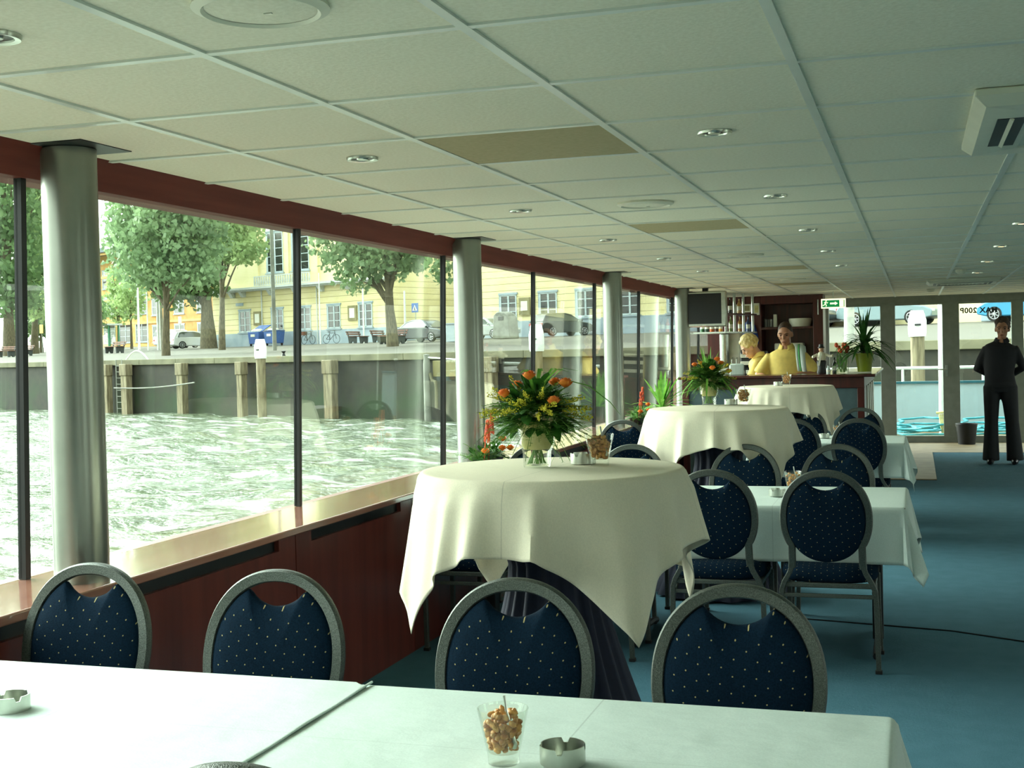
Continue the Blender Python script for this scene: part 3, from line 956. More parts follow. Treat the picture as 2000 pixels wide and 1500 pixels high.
def bouquet(loc, label, seed, R=.17, blades=False, spray=True):
    rnd = random.Random(seed)
    r = thing('flower_vase', loc, label, 'flower arrangement', 0, 'flower vases on the high tables')
    MB().lathe([(.040, 0), (.043, .004), (.045, .05), (.052, .066), (.056, .075), (.058, .11), (.062, .125), (.059, .125), (.054, .11), (.052, .076), (.047, .064), (.041, .05), (.039, .008), (.001, .007)], seg=40).build('vase', M['vase'], r)
    g = MB()
    for k in range(14):                         # pale leaf lining the vase
        a = 2 * PI * k / 14
        b = [(cos(a) * q * .05, sin(a) * q * .05, .045 + .085 * q + (.005 * sin(k * 3)) * q) for q in (.9, .95, 1.0, 1.15, 1.4)]
        g.blade(b, [.02, .024, .026, .026, .012], (-sin(a), cos(a), 0))
    g.lathe([(.041, .058), (.045, .066), (.0495, .078), (.0515, .11), (.056, .122), (.053, .121), (.048, .1), (.044, .07), (.040, .06)], seg=40, cap=False)
    g.build('leaf_lining', M['leafy'], r)
    g = MB()
    for k in range(26):
        a = rnd.uniform(0, 6.28); q = rnd.uniform(.1, .036 * 26)
        g.tube([(rnd.uniform(-.028, .028), rnd.uniform(-.028, .028), .012), (rnd.uniform(-.012, .012), rnd.uniform(-.012, .012), .075), (.05 * cos(a), .05 * sin(a), .17)], .0017, 5)
    g.build('stems', M['leafl'], r)
    g = MB()                                     # body of broad dark leaves
    for k in range(130):
        a = rnd.uniform(0, 6.28); el = rnd.uniform(-.35, 1.45); d = Vector((cos(a) * cos(el), sin(a) * cos(el), sin(el)))
        p = Vector((0, 0, .15)) + d * R * rnd.uniform(.15, .62)
        leaf(g, p, d + Vector((rnd.uniform(-.5, .5), rnd.uniform(-.5, .5), rnd.uniform(-.3, .3))), rnd.uniform(.05, .085), rnd.uniform(.022, .04), (rnd.uniform(-.4, .4), rnd.uniform(-.4, .4), 1))
    g.build('broad_leaves', M['leafd'], r)
    g = MB()
    for k in range(240):
        a = rnd.uniform(0, 6.28); el = rnd.uniform(-.30, 1.15); d = Vector((cos(a) * cos(el), sin(a) * cos(el), sin(el)))
        fern(g, Vector((0, 0, .145)) + d * .05, d, rnd.uniform(.09, .15) * (R / .17), rnd, rnd.uniform(.2, .5), rnd.uniform(.010, .016))
    g.build('fern_fronds', M['fern'], r)
    for k in range(24 if spray else 10):
        g = MB()
        a = rnd.uniform(0, 6.28); el = rnd.uniform(-.1, .8); d = Vector((cos(a) * cos(el), sin(a) * cos(el), sin(el)))
        p = Vector((0, 0, .17)) + d * R * .55; tip = p + d * R * .5 + Vector((0, 0, -.01))
        g.tube([p, tip], .0012, 4)
        for j in range(46):
            q = rnd.random(); c = p + (tip - p) * q + Vector((rnd.uniform(-.01, .01) * (1.1 - q), rnd.uniform(-.01, .01) * (1.1 - q), rnd.uniform(0, .014)))
            g.sph(c, rnd.uniform(.0016, .003), 5, 4)
        g.build('goldenrod_spray', M['gold'], r)
    for (a, el, q, sz) in ((-.55, .75, 1.0, .024), (-1.9, 1.05, 1.0, .022), (-2.6, .55, .95, .021), (-1.2, .35, .95, .022), (.8, .8, .95, .022), (2.2, .8, .9, .02)):
        a += seed * .35
        c = (cos(a) * cos(el) * R * q * .85, sin(a) * cos(el) * R * q * .85, .165 + sin(el) * R * q * .85)
        rose(r, c, sz, M['rose'], rnd)
    g = MB()
    if spray:                                    # one long drooping grass blade
        g.blade([(.02, 0, .24), (.10, -.02, .275), (.18, -.03, .255), (.25, -.05, .205), (.285, -.06, .165)], [.006, .012, .012, .008, .002], (0, 1, .2))
        g.blade([(.055, -.02, .10), (.075, -.02, .085), (.068, -.02, .05), (.05, -.025, .01)], [.004, .006, .005, .002], (0, 1, 0))
        for k in range(5):
            a = rnd.uniform(0, 6.28); g.blade([(0, 0, .2), (.04 * cos(a), .04 * sin(a), .27), (.09 * cos(a), .09 * sin(a), .31), (.14 * cos(a), .14 * sin(a), .30)], [.004, .012, .014, .002], (-sin(a), cos(a), 0))
    if blades:
        for k in range(9):
            a = k * .7 + .3; q = rnd.uniform(.02, .07)
            g.blade([(.01 * cos(a), .01 * sin(a), .2), (q * .7 * cos(a), q * sin(a), .27), (q * 1.3 * cos(a), q * 1.3 * sin(a), rnd.uniform(.31, .37))], [.014, .022, .002], (-sin(a), cos(a), 0))
        for k in range(8):
            a = k * .8; g.blade([(0, 0, .16), (.12 * cos(a), .12 * sin(a), .17), (.20 * cos(a), .20 * sin(a), .10), (.23 * cos(a), .23 * sin(a), .04)], [.006, .014, .012, .002], (-sin(a), cos(a), 0))
    g.build('grass_blades', M['leafl'], r)
    return r


bouquet((-1.137, 3.83, HZ), 'glass vase of ferns, goldenrod and orange roses on the nearest high table', 1)
bouquet((-1.232, 7.95, HZ), 'glass vase of orange roses and upright leaves on the second high table', 4, .165, True, False)


def sill_planter(loc, label, seed, tall=False):
    rnd = random.Random(seed)
    r = thing('sill_flower_box', loc, label, 'flower arrangement', 0, 'flower arrangements on the window sill')
    MB().loft([[(x * a, y * a * 2.1, z) for x, y in ((-.05, -.08), (.05, -.08), (.05, .08), (-.05, .08))] for a, z in ((.8, 0), (1, .06), (.92, .06), (.9, .045))]).build('planter', M['darkmetal'], r, bevel=.004)
    g = MB()
    for k in range(110):
        a = rnd.uniform(0, 6.28); el = rnd.uniform(-.1, 1.2); d = Vector((cos(a) * cos(el) * .75, sin(a) * cos(el), sin(el) * .8))
        leaf(g, Vector((0, rnd.uniform(-.2, .2), .06)) + d * rnd.uniform(.02, .10), d, rnd.uniform(.04, .08), rnd.uniform(.018, .03))
    g.build('broad_leaves', M['leafd'], r)
    g = MB()
    for k in range(95):
        a = rnd.uniform(0, 6.28); el = rnd.uniform(-.1, 1.25); d = Vector((cos(a) * cos(el) * .7, sin(a) * cos(el), sin(el)))
        fern(g, Vector((0, rnd.uniform(-.22, .22), .05)), d, rnd.uniform(.12, .22), rnd, .4, rnd.uniform(.008, .013))
    g.build('fern_fronds', M['fern'], r)
    for k, (dx, dy, h) in enumerate(((.05, -.14, .26), (.05, -.06, .30))):
        g = MB()
        for j in range(90):
            q = rnd.random(); a = rnd.uniform(0, 6.28); rr_ = .016 * (1 - .6 * q)
            g.sph((dx + rr_ * cos(a), dy + rr_ * sin(a) + .02 * q, h - .09 + .12 * q), (.004, .004, .009), 5, 4)
        g.tube([(dx * .6, dy, .05), (dx, dy, h)], .003, 5)
        g.build('poker_flower', M['red'], r)
    for (dx, dy, h) in ((.09, .02, .12), (.09, .17, .11), (.07, .09, .17), (.06, -.2, .12)):
        rose(r, (dx, dy, h), .026, M['rose'], rnd)


sill_planter((-2.40, 7.05, .785), 'flower box with orange roses and poker flowers on the sill by the second column', 21)
sill_planter((-2.40, 11.35, .785), 'flower box with red poker flowers on the sill near the bar', 22)
rnd = random.Random(5)
r = thing('sill_palm', (-2.38, 12.35, .785), 'green strap-leaved palm in a dark pot on the sill left of the bar', 'plant')
MB().lathe([(.05, 0), (.065, .10), (.06, .10), (.055, .085), (.001, .085)], seg=20).build('pot', M['darkmetal'], r)
g = MB()
for k in range(26):
    a = rnd.uniform(0, 6.28); el = rnd.uniform(.3, 1.4); ln = rnd.uniform(.28, .5)
    p = Vector((0, 0, .09)); d = Vector((cos(a) * cos(el), sin(a) * cos(el), sin(el)))
    pts = [p + d * ln * q + Vector((0, 0, -ln * .55 * q * q * cos(el))) for q in (0, .3, .6, .85, 1)]
    g.blade(pts, [.015, .035, .04, .025, .002], (-sin(a), cos(a), 0))
g.build('leaves', M['leafl'], r)

# ================================================================== OUTSIDE: river, quay, street
QA = Vector((-31.858, 50.446, 0)); QE = Vector((.91094, -.41254, 0)); QN = Vector((.41254, .91094, 0))
QR = math.atan2(QE.y, QE.x)
WZ = -1.0
GS = .029


def Q(s, d, z):
    return QA + QE * s + QN * d + Vector((0, 0, z))


def GZ(d):
    return 1.5 + GS * d


def quay(name, s, d, label, cat, rz=0, z=None, group=None):
    return thing(name, Q(s, d, GZ(d) if z is None else z), label, cat, QR + rz, group)


# water
t = NT('choppy_river_water'); t.set(.09, 0, .6)
v = t.coord('Object', (1, 1, 1))
n1 = t.noise(v, 1.3, 5, .3, .7); n2 = t.noise(v, 6, 4, .3, .7)
foam = t.noise(t.coord('Object', (1, 1.6, 1)), .8, 8, .55, .68)
t.base(t.mix(foam, t.mix(n1, '4a5240', '6e7860'), 'd0d8cc'))
t.b.inputs['IOR'].default_value = 1.33
t.bump(t.math('ADD', n1, t.math('MULTIPLY', n2, .35)), .75, .19)
M['water'] = t.m
rnd = random.Random(11)
wv = [(rnd.uniform(.8, 5.0), rnd.uniform(0, 6.28), rnd.uniform(0, 6.28)) for _ in range(16)]


def wave(x, y):
    h = 0
    for k, a, p in wv:
        h += .05 / (k + .3) * sin(k * (x * cos(a) + y * sin(a)) + p + .8 * sin(.21 * x + .17 * y + p))
    return h


g = MB(); xs = []; x = -140.0
while x < 70:
    xs.append(x); x += max(.35, min(2.2, abs(x + 22) * .045)) if x < 5 else 2.5
ysw = []; y = -25.0
while y < 110:
    ysw.append(y); y += max(.32, min(1.5, abs(y - 16) * .035))
for yy in ysw:
    for xx in xs:
        g.v.append((xx, yy, wave(xx, yy)))
nx = len(xs)
for j in range(len(ysw) - 1):
    for i in range(nx - 1):
        a = j * nx + i; g.f.append((a, a + 1, a + nx + 1, a + nx)); g.mi.append(0)
o = g.build('water', M['water'], angle=180); o.location = (0, 0, WZ); struct(o)

# quay
t = NT('wet_quay_wall'); t.set(.7, 0, .3); v = t.coord('Object', (1, 1, 1))
n1 = t.noise(v, .55, 5, .38, .62); n2 = t.noise(v, 2.5, 5, .35, .65)
br = t.n('TexBrick'); mp = t.n('Mapping'); mp.inputs['Rotation'].default_value = (PI / 2, 0, 0)
t.l(t.coord('Object'), mp.inputs[0]); t.l(mp.outputs[0], br.inputs['Vector'])
br.inputs['Scale'].default_value = 4.5; br.inputs['Color1'].default_value = lin('26271f'); br.inputs['Color2'].default_value = lin('1b1c16'); br.inputs['Mortar'].default_value = lin('23241d'); br.inputs['Mortar Size'].default_value = .03
sx = t.n('SeparateXYZ'); t.l(t.coord('Object'), sx.inputs[0])
low = t.n('MapRange'); low.inputs[1].default_value = .9; low.inputs[2].default_value = -.2; t.l(sx.outputs[2], low.inputs[0])
moss = t.math('MULTIPLY', low.outputs[0], n1)
c = t.mix(n2, br.outputs[0], '2e2d22'); c = t.mix(t.math('MULTIPLY', moss, .8), c, '21381a'); t.base(c)
M['quaywall'] = t.m
M['concrete'] = two('weathered_concrete', '5a5843', '75725a', 1.2, .85, 5, bump=.2)
M['concreteg'] = two('grey_concrete', '74766c', '8e9086', 2, .85, 4)
t = NT('street_paving'); t.set(.85, 0, .25)
br = t.n('TexBrick'); t.l(t.coord('Object'), br.inputs['Vector']); br.inputs['Scale'].default_value = 3
br.inputs['Color1'].default_value = lin('64625a'); br.inputs['Color2'].default_value = lin('6e6b60'); br.inputs['Mortar'].default_value = lin('64625a')
n1 = t.noise(t.coord(), .25, 5); t.base(t.mix(t.math('MULTIPLY', n1, .5), br.outputs[0], '625f58'))
M['paving'] = t.m
q0 = empty('quay_frame', QA, QR); q0['kind'] = 'group'
bpy.data.objects.remove(q0)


def qbuild(mb, name, mat, **k):
    o = mb.build(name, mat, None, **k); o.location = QA; o.rotation_euler = (0, 0, QR); return o


struct(qbuild(MB().bb(-150, 60, 0, .8, -3, 1.27), 'wall_quay', M['quaywall'], smooth=False))
g = MB()
s = -150.0
while s < 60:
    g.bb(s + .006, s + 2.994, -.12, .7, 1.24, 1.5); s += 3
struct(qbuild(g, 'kerb_quay_cap', M['concrete'], smooth=False, bevel=.02))
g = MB(); g.add([(-260, .6, GZ(.6) - .02), (90, .6, GZ(.6) - .02), (90, 160, GZ(160) - .02), (-260, 160, GZ(160) - .02), (-260, .6, 1.2), (90, .6, 1.2), (90, 160, 1.2), (-260, 160, 1.2)], [(0, 1, 2, 3), (7, 6, 5, 4), (0, 4, 5, 1), (1, 5, 6, 2), (2, 6, 7, 3), (3, 7, 4, 0)])
struct(qbuild(g, 'ground_street', M['paving'], smooth=False))
M['timber'] = two('wet_fender_timber', '5c523c', '8a8064', 3, .8, 5, (4, 4, .5))
for k, (s, wd, lb) in enumerate(((-26, .35, 'fender pile at the far left of the quay wall'), (-5.55, .42, 'fender pile just left of the quay ladder'), (-3.85, .5, 'fender pile just right of the quay ladder'), (.76, .45, 'fender pile on the quay wall below the first tree'), (5.2, .35, 'thin fender pile left of the white-capped post'), (11.0, .52, 'split fender pile right of the window gasket'), (19.6, .45, 'fender pile behind the second column'), (27.5, .45, 'fender pile near the bar end of the quay'))):
    g = MB(); g.bb(-wd / 2, wd / 2, -.46, -.135, -2.6, 1.25); g.bb(-wd / 2 - .05, wd / 2 + .05, -.5, -.13, .75, 1.3)
    o = g.build('fender_pile', M['timber'], None, bevel=.03); o.location = Q(s, 0, 0); o.rotation_euler = (0, 0, QR)
    tag(o, 'weathered timber ' + lb, 'pile', 'timber fender piles')
g = MB()
r = quay('quay_ladder', -4.62, -.1, 'grey steel ladder on the quay wall under a white hoop rail', 'ladder', z=0)
for sx_ in (-.26, .26):
    g.tube([(sx_, -.1, -1.3), (sx_, -.1, 1.5)], .028, 6)
g.build('rails', M['concreteg'], r)
for k in range(10):
    MB().tube([(-.26, -.1, -1.1 + k * .29), (.26, -.1, -1.1 + k * .29)], .018, 6).build('rung', M['concreteg'], r)
r = quay('hoop_rail', -4.0, .1, 'white arched hand rail above the quay ladder', 'rail', z=1.5)
MB().tube([(-.95 + 1.9 * q, .3, .42 * sin(PI * q) - .02 * (q > .99)) for q in [k / 20 for k in range(21)]], .035, 8).build('hoop', M['whitepaint'], r)
tag(qbuild(MB().tube([(-4.5 + 6.6 * q, -.56, .18 + .25 * q - .1 * sin(PI * q)) for q in [k / 16 for k in range(17)]], .03, 6), 'wall_chain', M['concreteg']), 'pale chain hanging along the quay wall right of the ladder', 'chain')


def dolphin(s, d, zb, zt, wd, label):
    r = quay('mooring_post', s, d, label, 'mooring post', z=0, group='white-capped mooring posts')
    MB().lathe([(wd * .36, -3), (wd * .38, zb + .05)], seg=14).build('pile', M['timber'], r)
    MB().lathe([(wd * .46, zb), (wd * .5, zb + .12), (wd * .5, zb + (zt - zb) * .62), (wd * .38, zt - .06), (wd * .34, zt), (.001, zt)], seg=18).build('cap', M['whitepaint'], r, angle=60)
    MB().box((.12, -wd * .5, zb + (zt - zb) * .45), (.16, .05, .05)).build('cleat', M['darkmetal'], r, bevel=.01)


dolphin(8.15, -1.5, 1.42, 2.2, .5, 'white-capped mooring post in front of the blue waste containers')
dolphin(22.8, -1.5, 1.45, 2.33, .5, 'white-capped mooring post seen right of the second column')
dolphin(35.72, -1.5, 1.6, 2.27, .46, 'white-capped mooring post seen through the end door')
r = quay('hoist_post', 16.75, -.6, 'grey post with white rail and yellow panel standing at the quay wall', 'post', z=0)
MB().lathe([(.13, -2.5), (.13, 1.1), (.1, 1.3), (.12, 1.42), (.001, 1.45)], seg=14).build('post', M['concreteg'], r)
MB().tube([(.05, 0, 1.32), (1.6, 0, 1.22), (1.6, 0, .55)], .03, 8).build('rail', M['whitepaint'], r)
MB().tube([(.15, 0, .75), (.25, 0, .5), (.42, 0, .45), (.46, 0, .2), (.46, 0, -.5)], .06, 8).build('hose', M['concrete'], r)
M['tan'] = two('yellowed_panel', '7d7650', '948c62', 2, .7)
MB().bb(.2, 1.5, .1, .18, .62, 1.2).build('panel', M['tan'], r, bevel=.01)
tag(MB().lathe([(.08, 0), (.05, .12), (.10, .2), (.001, .24)], tuple(Q(7.45, .2, 1.5)), 10).build('bollard', M['darkmetal']), 'small dark bollard on the quay edge left of the white-capped post', 'bollard')

# trees ----------------------------------------------------------------
M['bark'] = two('grey_brown_bark', '4a4434', '6a624c', 6, .9, 5, (3, 3, .6))
M['treeleaf'] = leafmat('tree_leaf', '6c8660', '9ab484', .7, .45)
M['treeleaf2'] = leafmat('dark_tree_leaf', '54704a', '7f9c68', .7, .45)
M['treeleaf3'] = leafmat('pale_tree_leaf', '7d9862', 'b2c68a', .7, .45)


def tree(s, d, r0_, hgt, blobs, n, size, label, mat, lean=0, seed=1, cat='tree'):
    rnd = random.Random(seed)
    r = quay('street_tree', s, d, label, cat, group='trees on the quay')
    top = max(b[2] for b in blobs)
    g = MB(); g.tube([(0, 0, -.3), (lean * .2, 0, hgt * .35), (lean * .6, 0, hgt * .7), (lean, 0, top)], [r0_ * 1.2, r0_, r0_ * .8, r0_ * .25], 10)
    for k in range(9):
        b = blobs[k % len(blobs)]; z0 = hgt * rnd.uniform(.75, 1.05)
        g.tube([(lean * .6, 0, z0), ((lean * .6 + b[0]) / 2 + rnd.uniform(-.4, .4), b[1] / 2, (z0 + b[2]) / 2), (b[0] + rnd.uniform(-.6, .6) * b[3], b[1] + rnd.uniform(-.6, .6) * b[3], b[2] + rnd.uniform(-.3, .5) * b[4])], [r0_ * .4, r0_ * .25, .02], 6)
    g.build('trunk', M['bark'], r)
    g = MB(); wts = [b[3] * b[3] * b[4] for b in blobs]
    for k in range(n):
        b = rnd.choices(blobs, wts)[0]
        while True:
            p = Vector((rnd.uniform(-1, 1), rnd.uniform(-1, 1), rnd.uniform(-1, 1)))
            if .25 < p.length < 1:
                break
        q = p.length; wob = 1 + .18 * sin(7 * p.x + seed) * sin(6 * p.z + 2 * seed) * 1.2
        c = Vector((b[0] + p.x * b[3] * wob, b[1] + p.y * b[3] * wob, b[2] + p.z * b[4] * wob))
        sz = size * rnd.uniform(.6, 1.25)
        a = Vector((rnd.gauss(0, 1), rnd.gauss(0, 1), rnd.gauss(0, .7))).normalized(); b2 = a.orthogonal().normalized()
        b2 = (Matrix.Rotation(rnd.uniform(0, 6.28), 3, a) @ b2)
        c2 = a.cross(b2)
        i = len(g.v)
        g.v += [tuple(c - b2 * sz * .6), tuple(c + c2 * sz * .42 - b2 * .1 * sz), tuple(c + b2 * sz * .6), tuple(c - c2 * sz * .42 - b2 * .1 * sz)]
        g.f.append((i, i + 1, i + 2, i + 3)); g.mi.append(0)
    g.build('crown', mat, r, smooth=False)
    return r


tree(-11.76, 7.0, .22, 3.2, [(.3, 0, 6.2, 3.2, 2.6), (-1.3, 0, 8.0, 2.4, 2.4), (2.0, 0, 7.6, 2.6, 2.8), (.2, 0, 10.2, 3.0, 2.6), (2.6, 0, 4.6, 1.7, 1.1), (-1.9, 0, 4.6, 1.5, 1.0), (4.0, 0, 10.2, 2.0, 2.0), (-3.2, 0, 6.4, 1.6, 1.6)], 13000, .30, 'leafy green tree with a straight trunk in front of the orange buildings', M['treeleaf'], .3, 1)
tree(-23.45, 19, .22, 4.4, [(0, 0, 8.2, 2.6, 2.2), (1.8, 0, 7.4, 2.2, 1.9), (1.0, 0, 10.6, 3.0, 2.5), (-1.6, 0, 7.4, 1.8, 1.6), (3.2, 0, 6.6, 1.5, 1.0)], 6500, .32, 'loose-leaved tree before the left end of the yellow building', M['treeleaf3'], .3, 2)
tree(-.6, 13.8, .30, 2.8, [(-.6, 0, 5.0, 2.6, 1.5), (-3.0, 0, 6.0, 2.4, 1.9), (1.6, 0, 6.2, 2.6, 2.2), (-1.2, 0, 8.0, 3.4, 2.4), (2.5, 0, 8.4, 2.8, 2.2), (-4.4, 0, 7.8, 1.8, 1.8), (-2.9, 0, 3.7, 1.2, .8)], 13000, .30, 'broad tree whose boughs hang over the benches by the yellow building', M['treeleaf'], -.3, 3)
tree(9.9, 9.0, .26, 3.4, [(1.2, 0, 4.6, 1.3, 1.0), (-.8, 0, 5.6, 1.9, 1.6), (.5, 0, 7.2, 2.6, 2.0), (-1.6, 0, 3.9, 1.0, 1.0)], 3200, .30, 'tree half hidden behind the second column', M['treeleaf2'], .1, 4)
tree(-37.4, 27.6, .62, 3.6, [(-1.5, -1, 5.6, 3.2, 2.2), (-3.6, -1, 7.4, 3.0, 2.6), (1.0, -1.5, 8.0, 2.4, 2.6)], 4200, .46, 'thick dark trunk at the left corner of the yellow building', M['treeleaf2'], -.2, 5)
tree(-59.8, 22, .55, 5, [(0, 0, 9, 4.5, 4), (1.5, 0, 15, 5, 4.5), (-5, 0, 12, 4.5, 5), (2.0, 0, 6, 2.6, 2.2), (0, 0, 20, 5, 4), (-1, 0, 5.6, 3.4, 2.2)], 8000, .55, 'tall dense tree at the far left behind the dark window gasket', M['treeleaf2'], 0, 6)
tree(-70.6, 30, .40, 4, [(.5, 0, 7.5, 3.2, 2.6), (2.8, 0, 12.5, 3.6, 3.6), (1.6, 0, 17, 3.5, 3.6), (4.2, 0, 9, 2.2, 3), (5.2, 0, 15, 2.2, 4), (1.5, 0, 5.0, 2.4, 1.8), (4.5, 0, 5.5, 2.0, 1.8)], 6500, .5, 'tree with light foliage left of the first column', M['treeleaf3'], .4, 7)
tree(-80.6, 36, .2, 2.2, [(0, 0, 4.0, 3.0, 2.4), (4, 1, 3.6, 2.6, 2.2), (-4, 1, 4.2, 3, 2.6), (8, 1, 4.0, 2.4, 2.2)], 4200, .42, 'low bushy tree between the gasket and the first column', M['treeleaf2'], 0, 10)
tree(-78.3, 44, .16, 3, [(0, 0, 5.0, 1.6, 2.2), (0, 0, 7.6, 1.3, 1.8)], 1300, .34, 'young thin tree in front of the orange buildings, left', M['treeleaf3'], 0, 8)
tree(-72.4, 42, .14, 3, [(0, 0, 5.4, 1.8, 2.4)], 1100, .34, 'young thin tree in front of the orange buildings, right', M['treeleaf3'], 0, 9)

# buildings -------------------------------------------------------------
t = NT('yellow_rusticated_stucco'); t.set(.85, 0, .2)
sx = t.n('SeparateXYZ'); t.l(t.coord('Object'), sx.inputs[0])
fr = t.math('FRACT', t.math('DIVIDE', sx.outputs[2], .46))
ln = t.math('LESS_THAN', fr, .075)
n1 = t.noise(t.coord(), .8, 4)
t.base(t.mix(ln, t.mix(n1, 'e2d6a2', 'e9ddb0'), '9a9168'))
M['stucco'] = t.m
M['stuccop'] = two('yellow_stucco', 'dfd3a0', 'e7dbae', .8, .85)
M['plinth'] = two('blue_grey_plinth', '96a6b0', 'a6b4bc', 1, .8)
M['trimw'] = plain('pale_grey_trim', 'c3c8c4', .6)
M['roofg'] = plain('slate_roof', '5b6670', .7)
M['win'] = plain('dark_window_pane', '2c302e', .12, 0, .3, 3, spec=.8)
M['winframe'] = plain('grey_white_window_frame', 'b6c4c6', .5)
M['orange'] = two('orange_brick', 'b5803f', 'c99552', 1.2, .85)
M['orangel'] = two('ochre_panel', 'c7a05c', 'd6b472', 1.2, .85)
M['greyb'] = two('blue_grey_shop_front', '58687a', '748494', .5, .7)


def win(parent, x, z0, z1, wd, rows=3, y=-.0, label=None):
    w_ = empty('window', (x, y, 0)); w_.parent = parent
    g = MB(); d0, d1 = -.05, .05
    for a, b, c_, e_ in ((-wd / 2, -wd / 2 + .09, z0, z1), (wd / 2 - .09, wd / 2, z0, z1), (-.07, .07, z0, z1), (-wd / 2, wd / 2, z0, z0 + .09), (-wd / 2, wd / 2, z1 - .09, z1)):
        g.bb(a, b, d0, d1, c_, e_)
    for k in range(1, rows):
        zz = z0 + (z1 - z0) * k / rows
        g.bb(-wd / 2, wd / 2, d0 + .01, d1, zz - .025, zz + .025)
    g.build('window_frame', M['winframe'], w_, smooth=False)
    MB().bb(-wd / 2 + .02, wd / 2 - .02, -.02, .03, z0 + .02, z1 - .02).build('pane', M['win'], w_, smooth=False)
    g = MB(); g.bb(-wd / 2 - .2, wd / 2 + .12, -.14, 0, z0 - .12, z0 - .02); g.bb(-wd / 2 - .14, -wd / 2, -.03, .02, z0, z1 + .1)
    g.bb(-wd / 2 - .14, wd / 2 + .1, -.08, .02, z1, z1 + .14)
    g.build('sill', M['plinth'], w_, smooth=False)


bA = quay('yellow_building', 0, 32, 'yellow building with white mullioned windows, blue-grey plinth and balcony', 'building', z=2.38)
MB().bb(-43, -21, 0, 13, 1.12, 4.7).build('lower_wall', M['stucco'], bA, smooth=False)
MB().bb(-43, -21, .15, 13, 4.7, 17).build('upper_wall', M['stuccop'], bA, smooth=False)
MB().bb(-43.1, -20.9, -.06, 13.05, -.5, 1.13).build('plinth', M['plinth'], bA, smooth=False)
g = MB(); g.bb(-43.3, -20.8, -.75, .2, 4.72, 4.9); g.bb(-43.2, -20.9, -.55, .2, 4.6, 4.72)
g.build('cornice', M['trimw'], bA, smooth=False)
for s in (-41.4, -39.9, -38.4, -34.6, -31.4, -28.2, -25, -22):
    g = MB(); g.prism([(-.2, 0), (.2, 0), (.2, .45), (-.2, .45)], -.55, 0, lambda p, s=s: (p[0] + s, p[1] * (.4 + .6 * (p[2] / .45)), p[2] + 4.15)); g.build('console', M['trimw'], bA, smooth=False)
for s in (-38.4, -34.0, -30.5, -26.9, -23.2):
    win(bA, s, 1.22, 3.02, 1.5)
for s in (-34.3, -31.0):
    win(bA, s, 6.0, 9.3, 2.1, 5, .15)
    g = MB(); g.prism([(s + 1.25 * cos(a), 9.4 + 1.0 * sin(a)) for a in [PI * k / 14 for k in range(15)]], .02, .2); g.build('arch_panel', M['trimw'], bA, smooth=False)
g = MB(); g.bb(-36.2, -29.0, -.7, -.62, 5.65, 5.75); g.bb(-36.2, -29.0, -.7, -.62, 4.95, 5.03)
for k in range(24):
    g.lathe([(.05, 5.0), (.09, 5.2), (.05, 5.65)], (-36.1 + k * .308, -.66, 0), 6)
g.build('balustrade', M['trimw'], bA)
g = MB()
for s in (-36.7, -32.65, -29.0):
    g.bb(s - .22, s + .22, .0, .2, 4.9, 11.5)
g.build('pilasters', M['stuccop'], bA, smooth=False)
g = MB(); g.tube([(-36.0, -.08, -.4), (-36.0, -.08, 4.6)], .06, 8); g.tube([(-28.9, -.08, -.4), (-28.9, -.08, 4.6)], .05, 8); g.build('downpipe', M['trimw'], bA)
MB().bb(-43.6, -20.4, -.9, 13.5, 17, 17.5).build('roof', M['roofg'], bA, smooth=False)
for s in (-36.65, -24.7):
    g = MB(); g.bb(s - .5, s + .5, -.1, 0, 1.75, 2.9); nb = g.build('notice_board', M['tan'], bA, smooth=False)
    MB().bb(s - .3, s + .3, -.115, -.09, 1.95, 2.7).build('poster', M['whitep'], nb, smooth=False)
MB().bb(-39.6, -38.6, -.06, 0, 3.45, 3.7).build('name_plate', M['plinth'], bA, smooth=False)
bB = quay('yellow_building', 0, 32.6, 'second yellow building with paired windows seen right of the second column', 'building', z=2.42)
MB().bb(-12.4, 34, 0, 12, 1.1, 9).build('wall', M['stucco'], bB, smooth=False)
MB().bb(-12.5, 14, -.06, 12, -.5, 1.11).build('plinth', M['plinth'], bB, smooth=False)
MB().bb(14, 34.1, -.05, 12, -.5, 1.11).build('plinth', M['stuccop'], bB, smooth=False)
MB().bb(-12.7, 34.2, -.5, 12.4, 9, 9.4).build('roof', M['roofg'], bB, smooth=False)
for s in (-9.1, -5.5, -2.3, 1.3, 5.0):
    win(bB, s, 1.2, 2.95, 1.5)
g = MB(); g.bb(-8.1, -7.1, -.1, 0, 1.5, 2.7); nb = g.build('notice_board', M['tan'], bB, smooth=False)
MB().bb(-7.9, -7.3, -.115, -.09, 1.8, 2.45).build('poster', M['whitep'], nb, smooth=False)
MB().tube([(-6.75, -.08, -.3), (-6.75, -.08, 8.9)], .06, 8).build('downpipe', M['trimw'], bB)
bC = quay('shop_building', 0, 52, 'blue-grey shop front set back between the two yellow buildings', 'building', z=2.9)
MB().bb(-36, 2, 0, 10, -.5, 9).build('wall', M['greyb'], bC, smooth=False)
M['awn'] = plain('violet_blue_awning', '4d4f80', .7)
g = MB(); g.bb(-24, -6, -1.0, .1, 2.6, 3.3); g.build('awning', M['awn'], bC, smooth=False)
for k in range(6):
    win(bC, -22 + k * 3.2, .3, 2.4, 2.2, 2)
bD = quay('orange_building', 0, 62, 'long ochre and orange building in the distance behind the flagpoles', 'building', z=3.2)
g = MB(); g.bb(-101, -70, 0, 12, -1, 11); g.build('wall', M['orange'], bD, smooth=False)
g = MB(); g.bb(-126, -101, 3, 14, -1, 13.5); g.build('wall', M['orangel'], bD, smooth=False)
for k in range(6):
    for j in range(3):
        win(bD, -98.6 + k * 5.2, .6 + j * 3.6, 2.8 + j * 3.6, 2.2, 2)
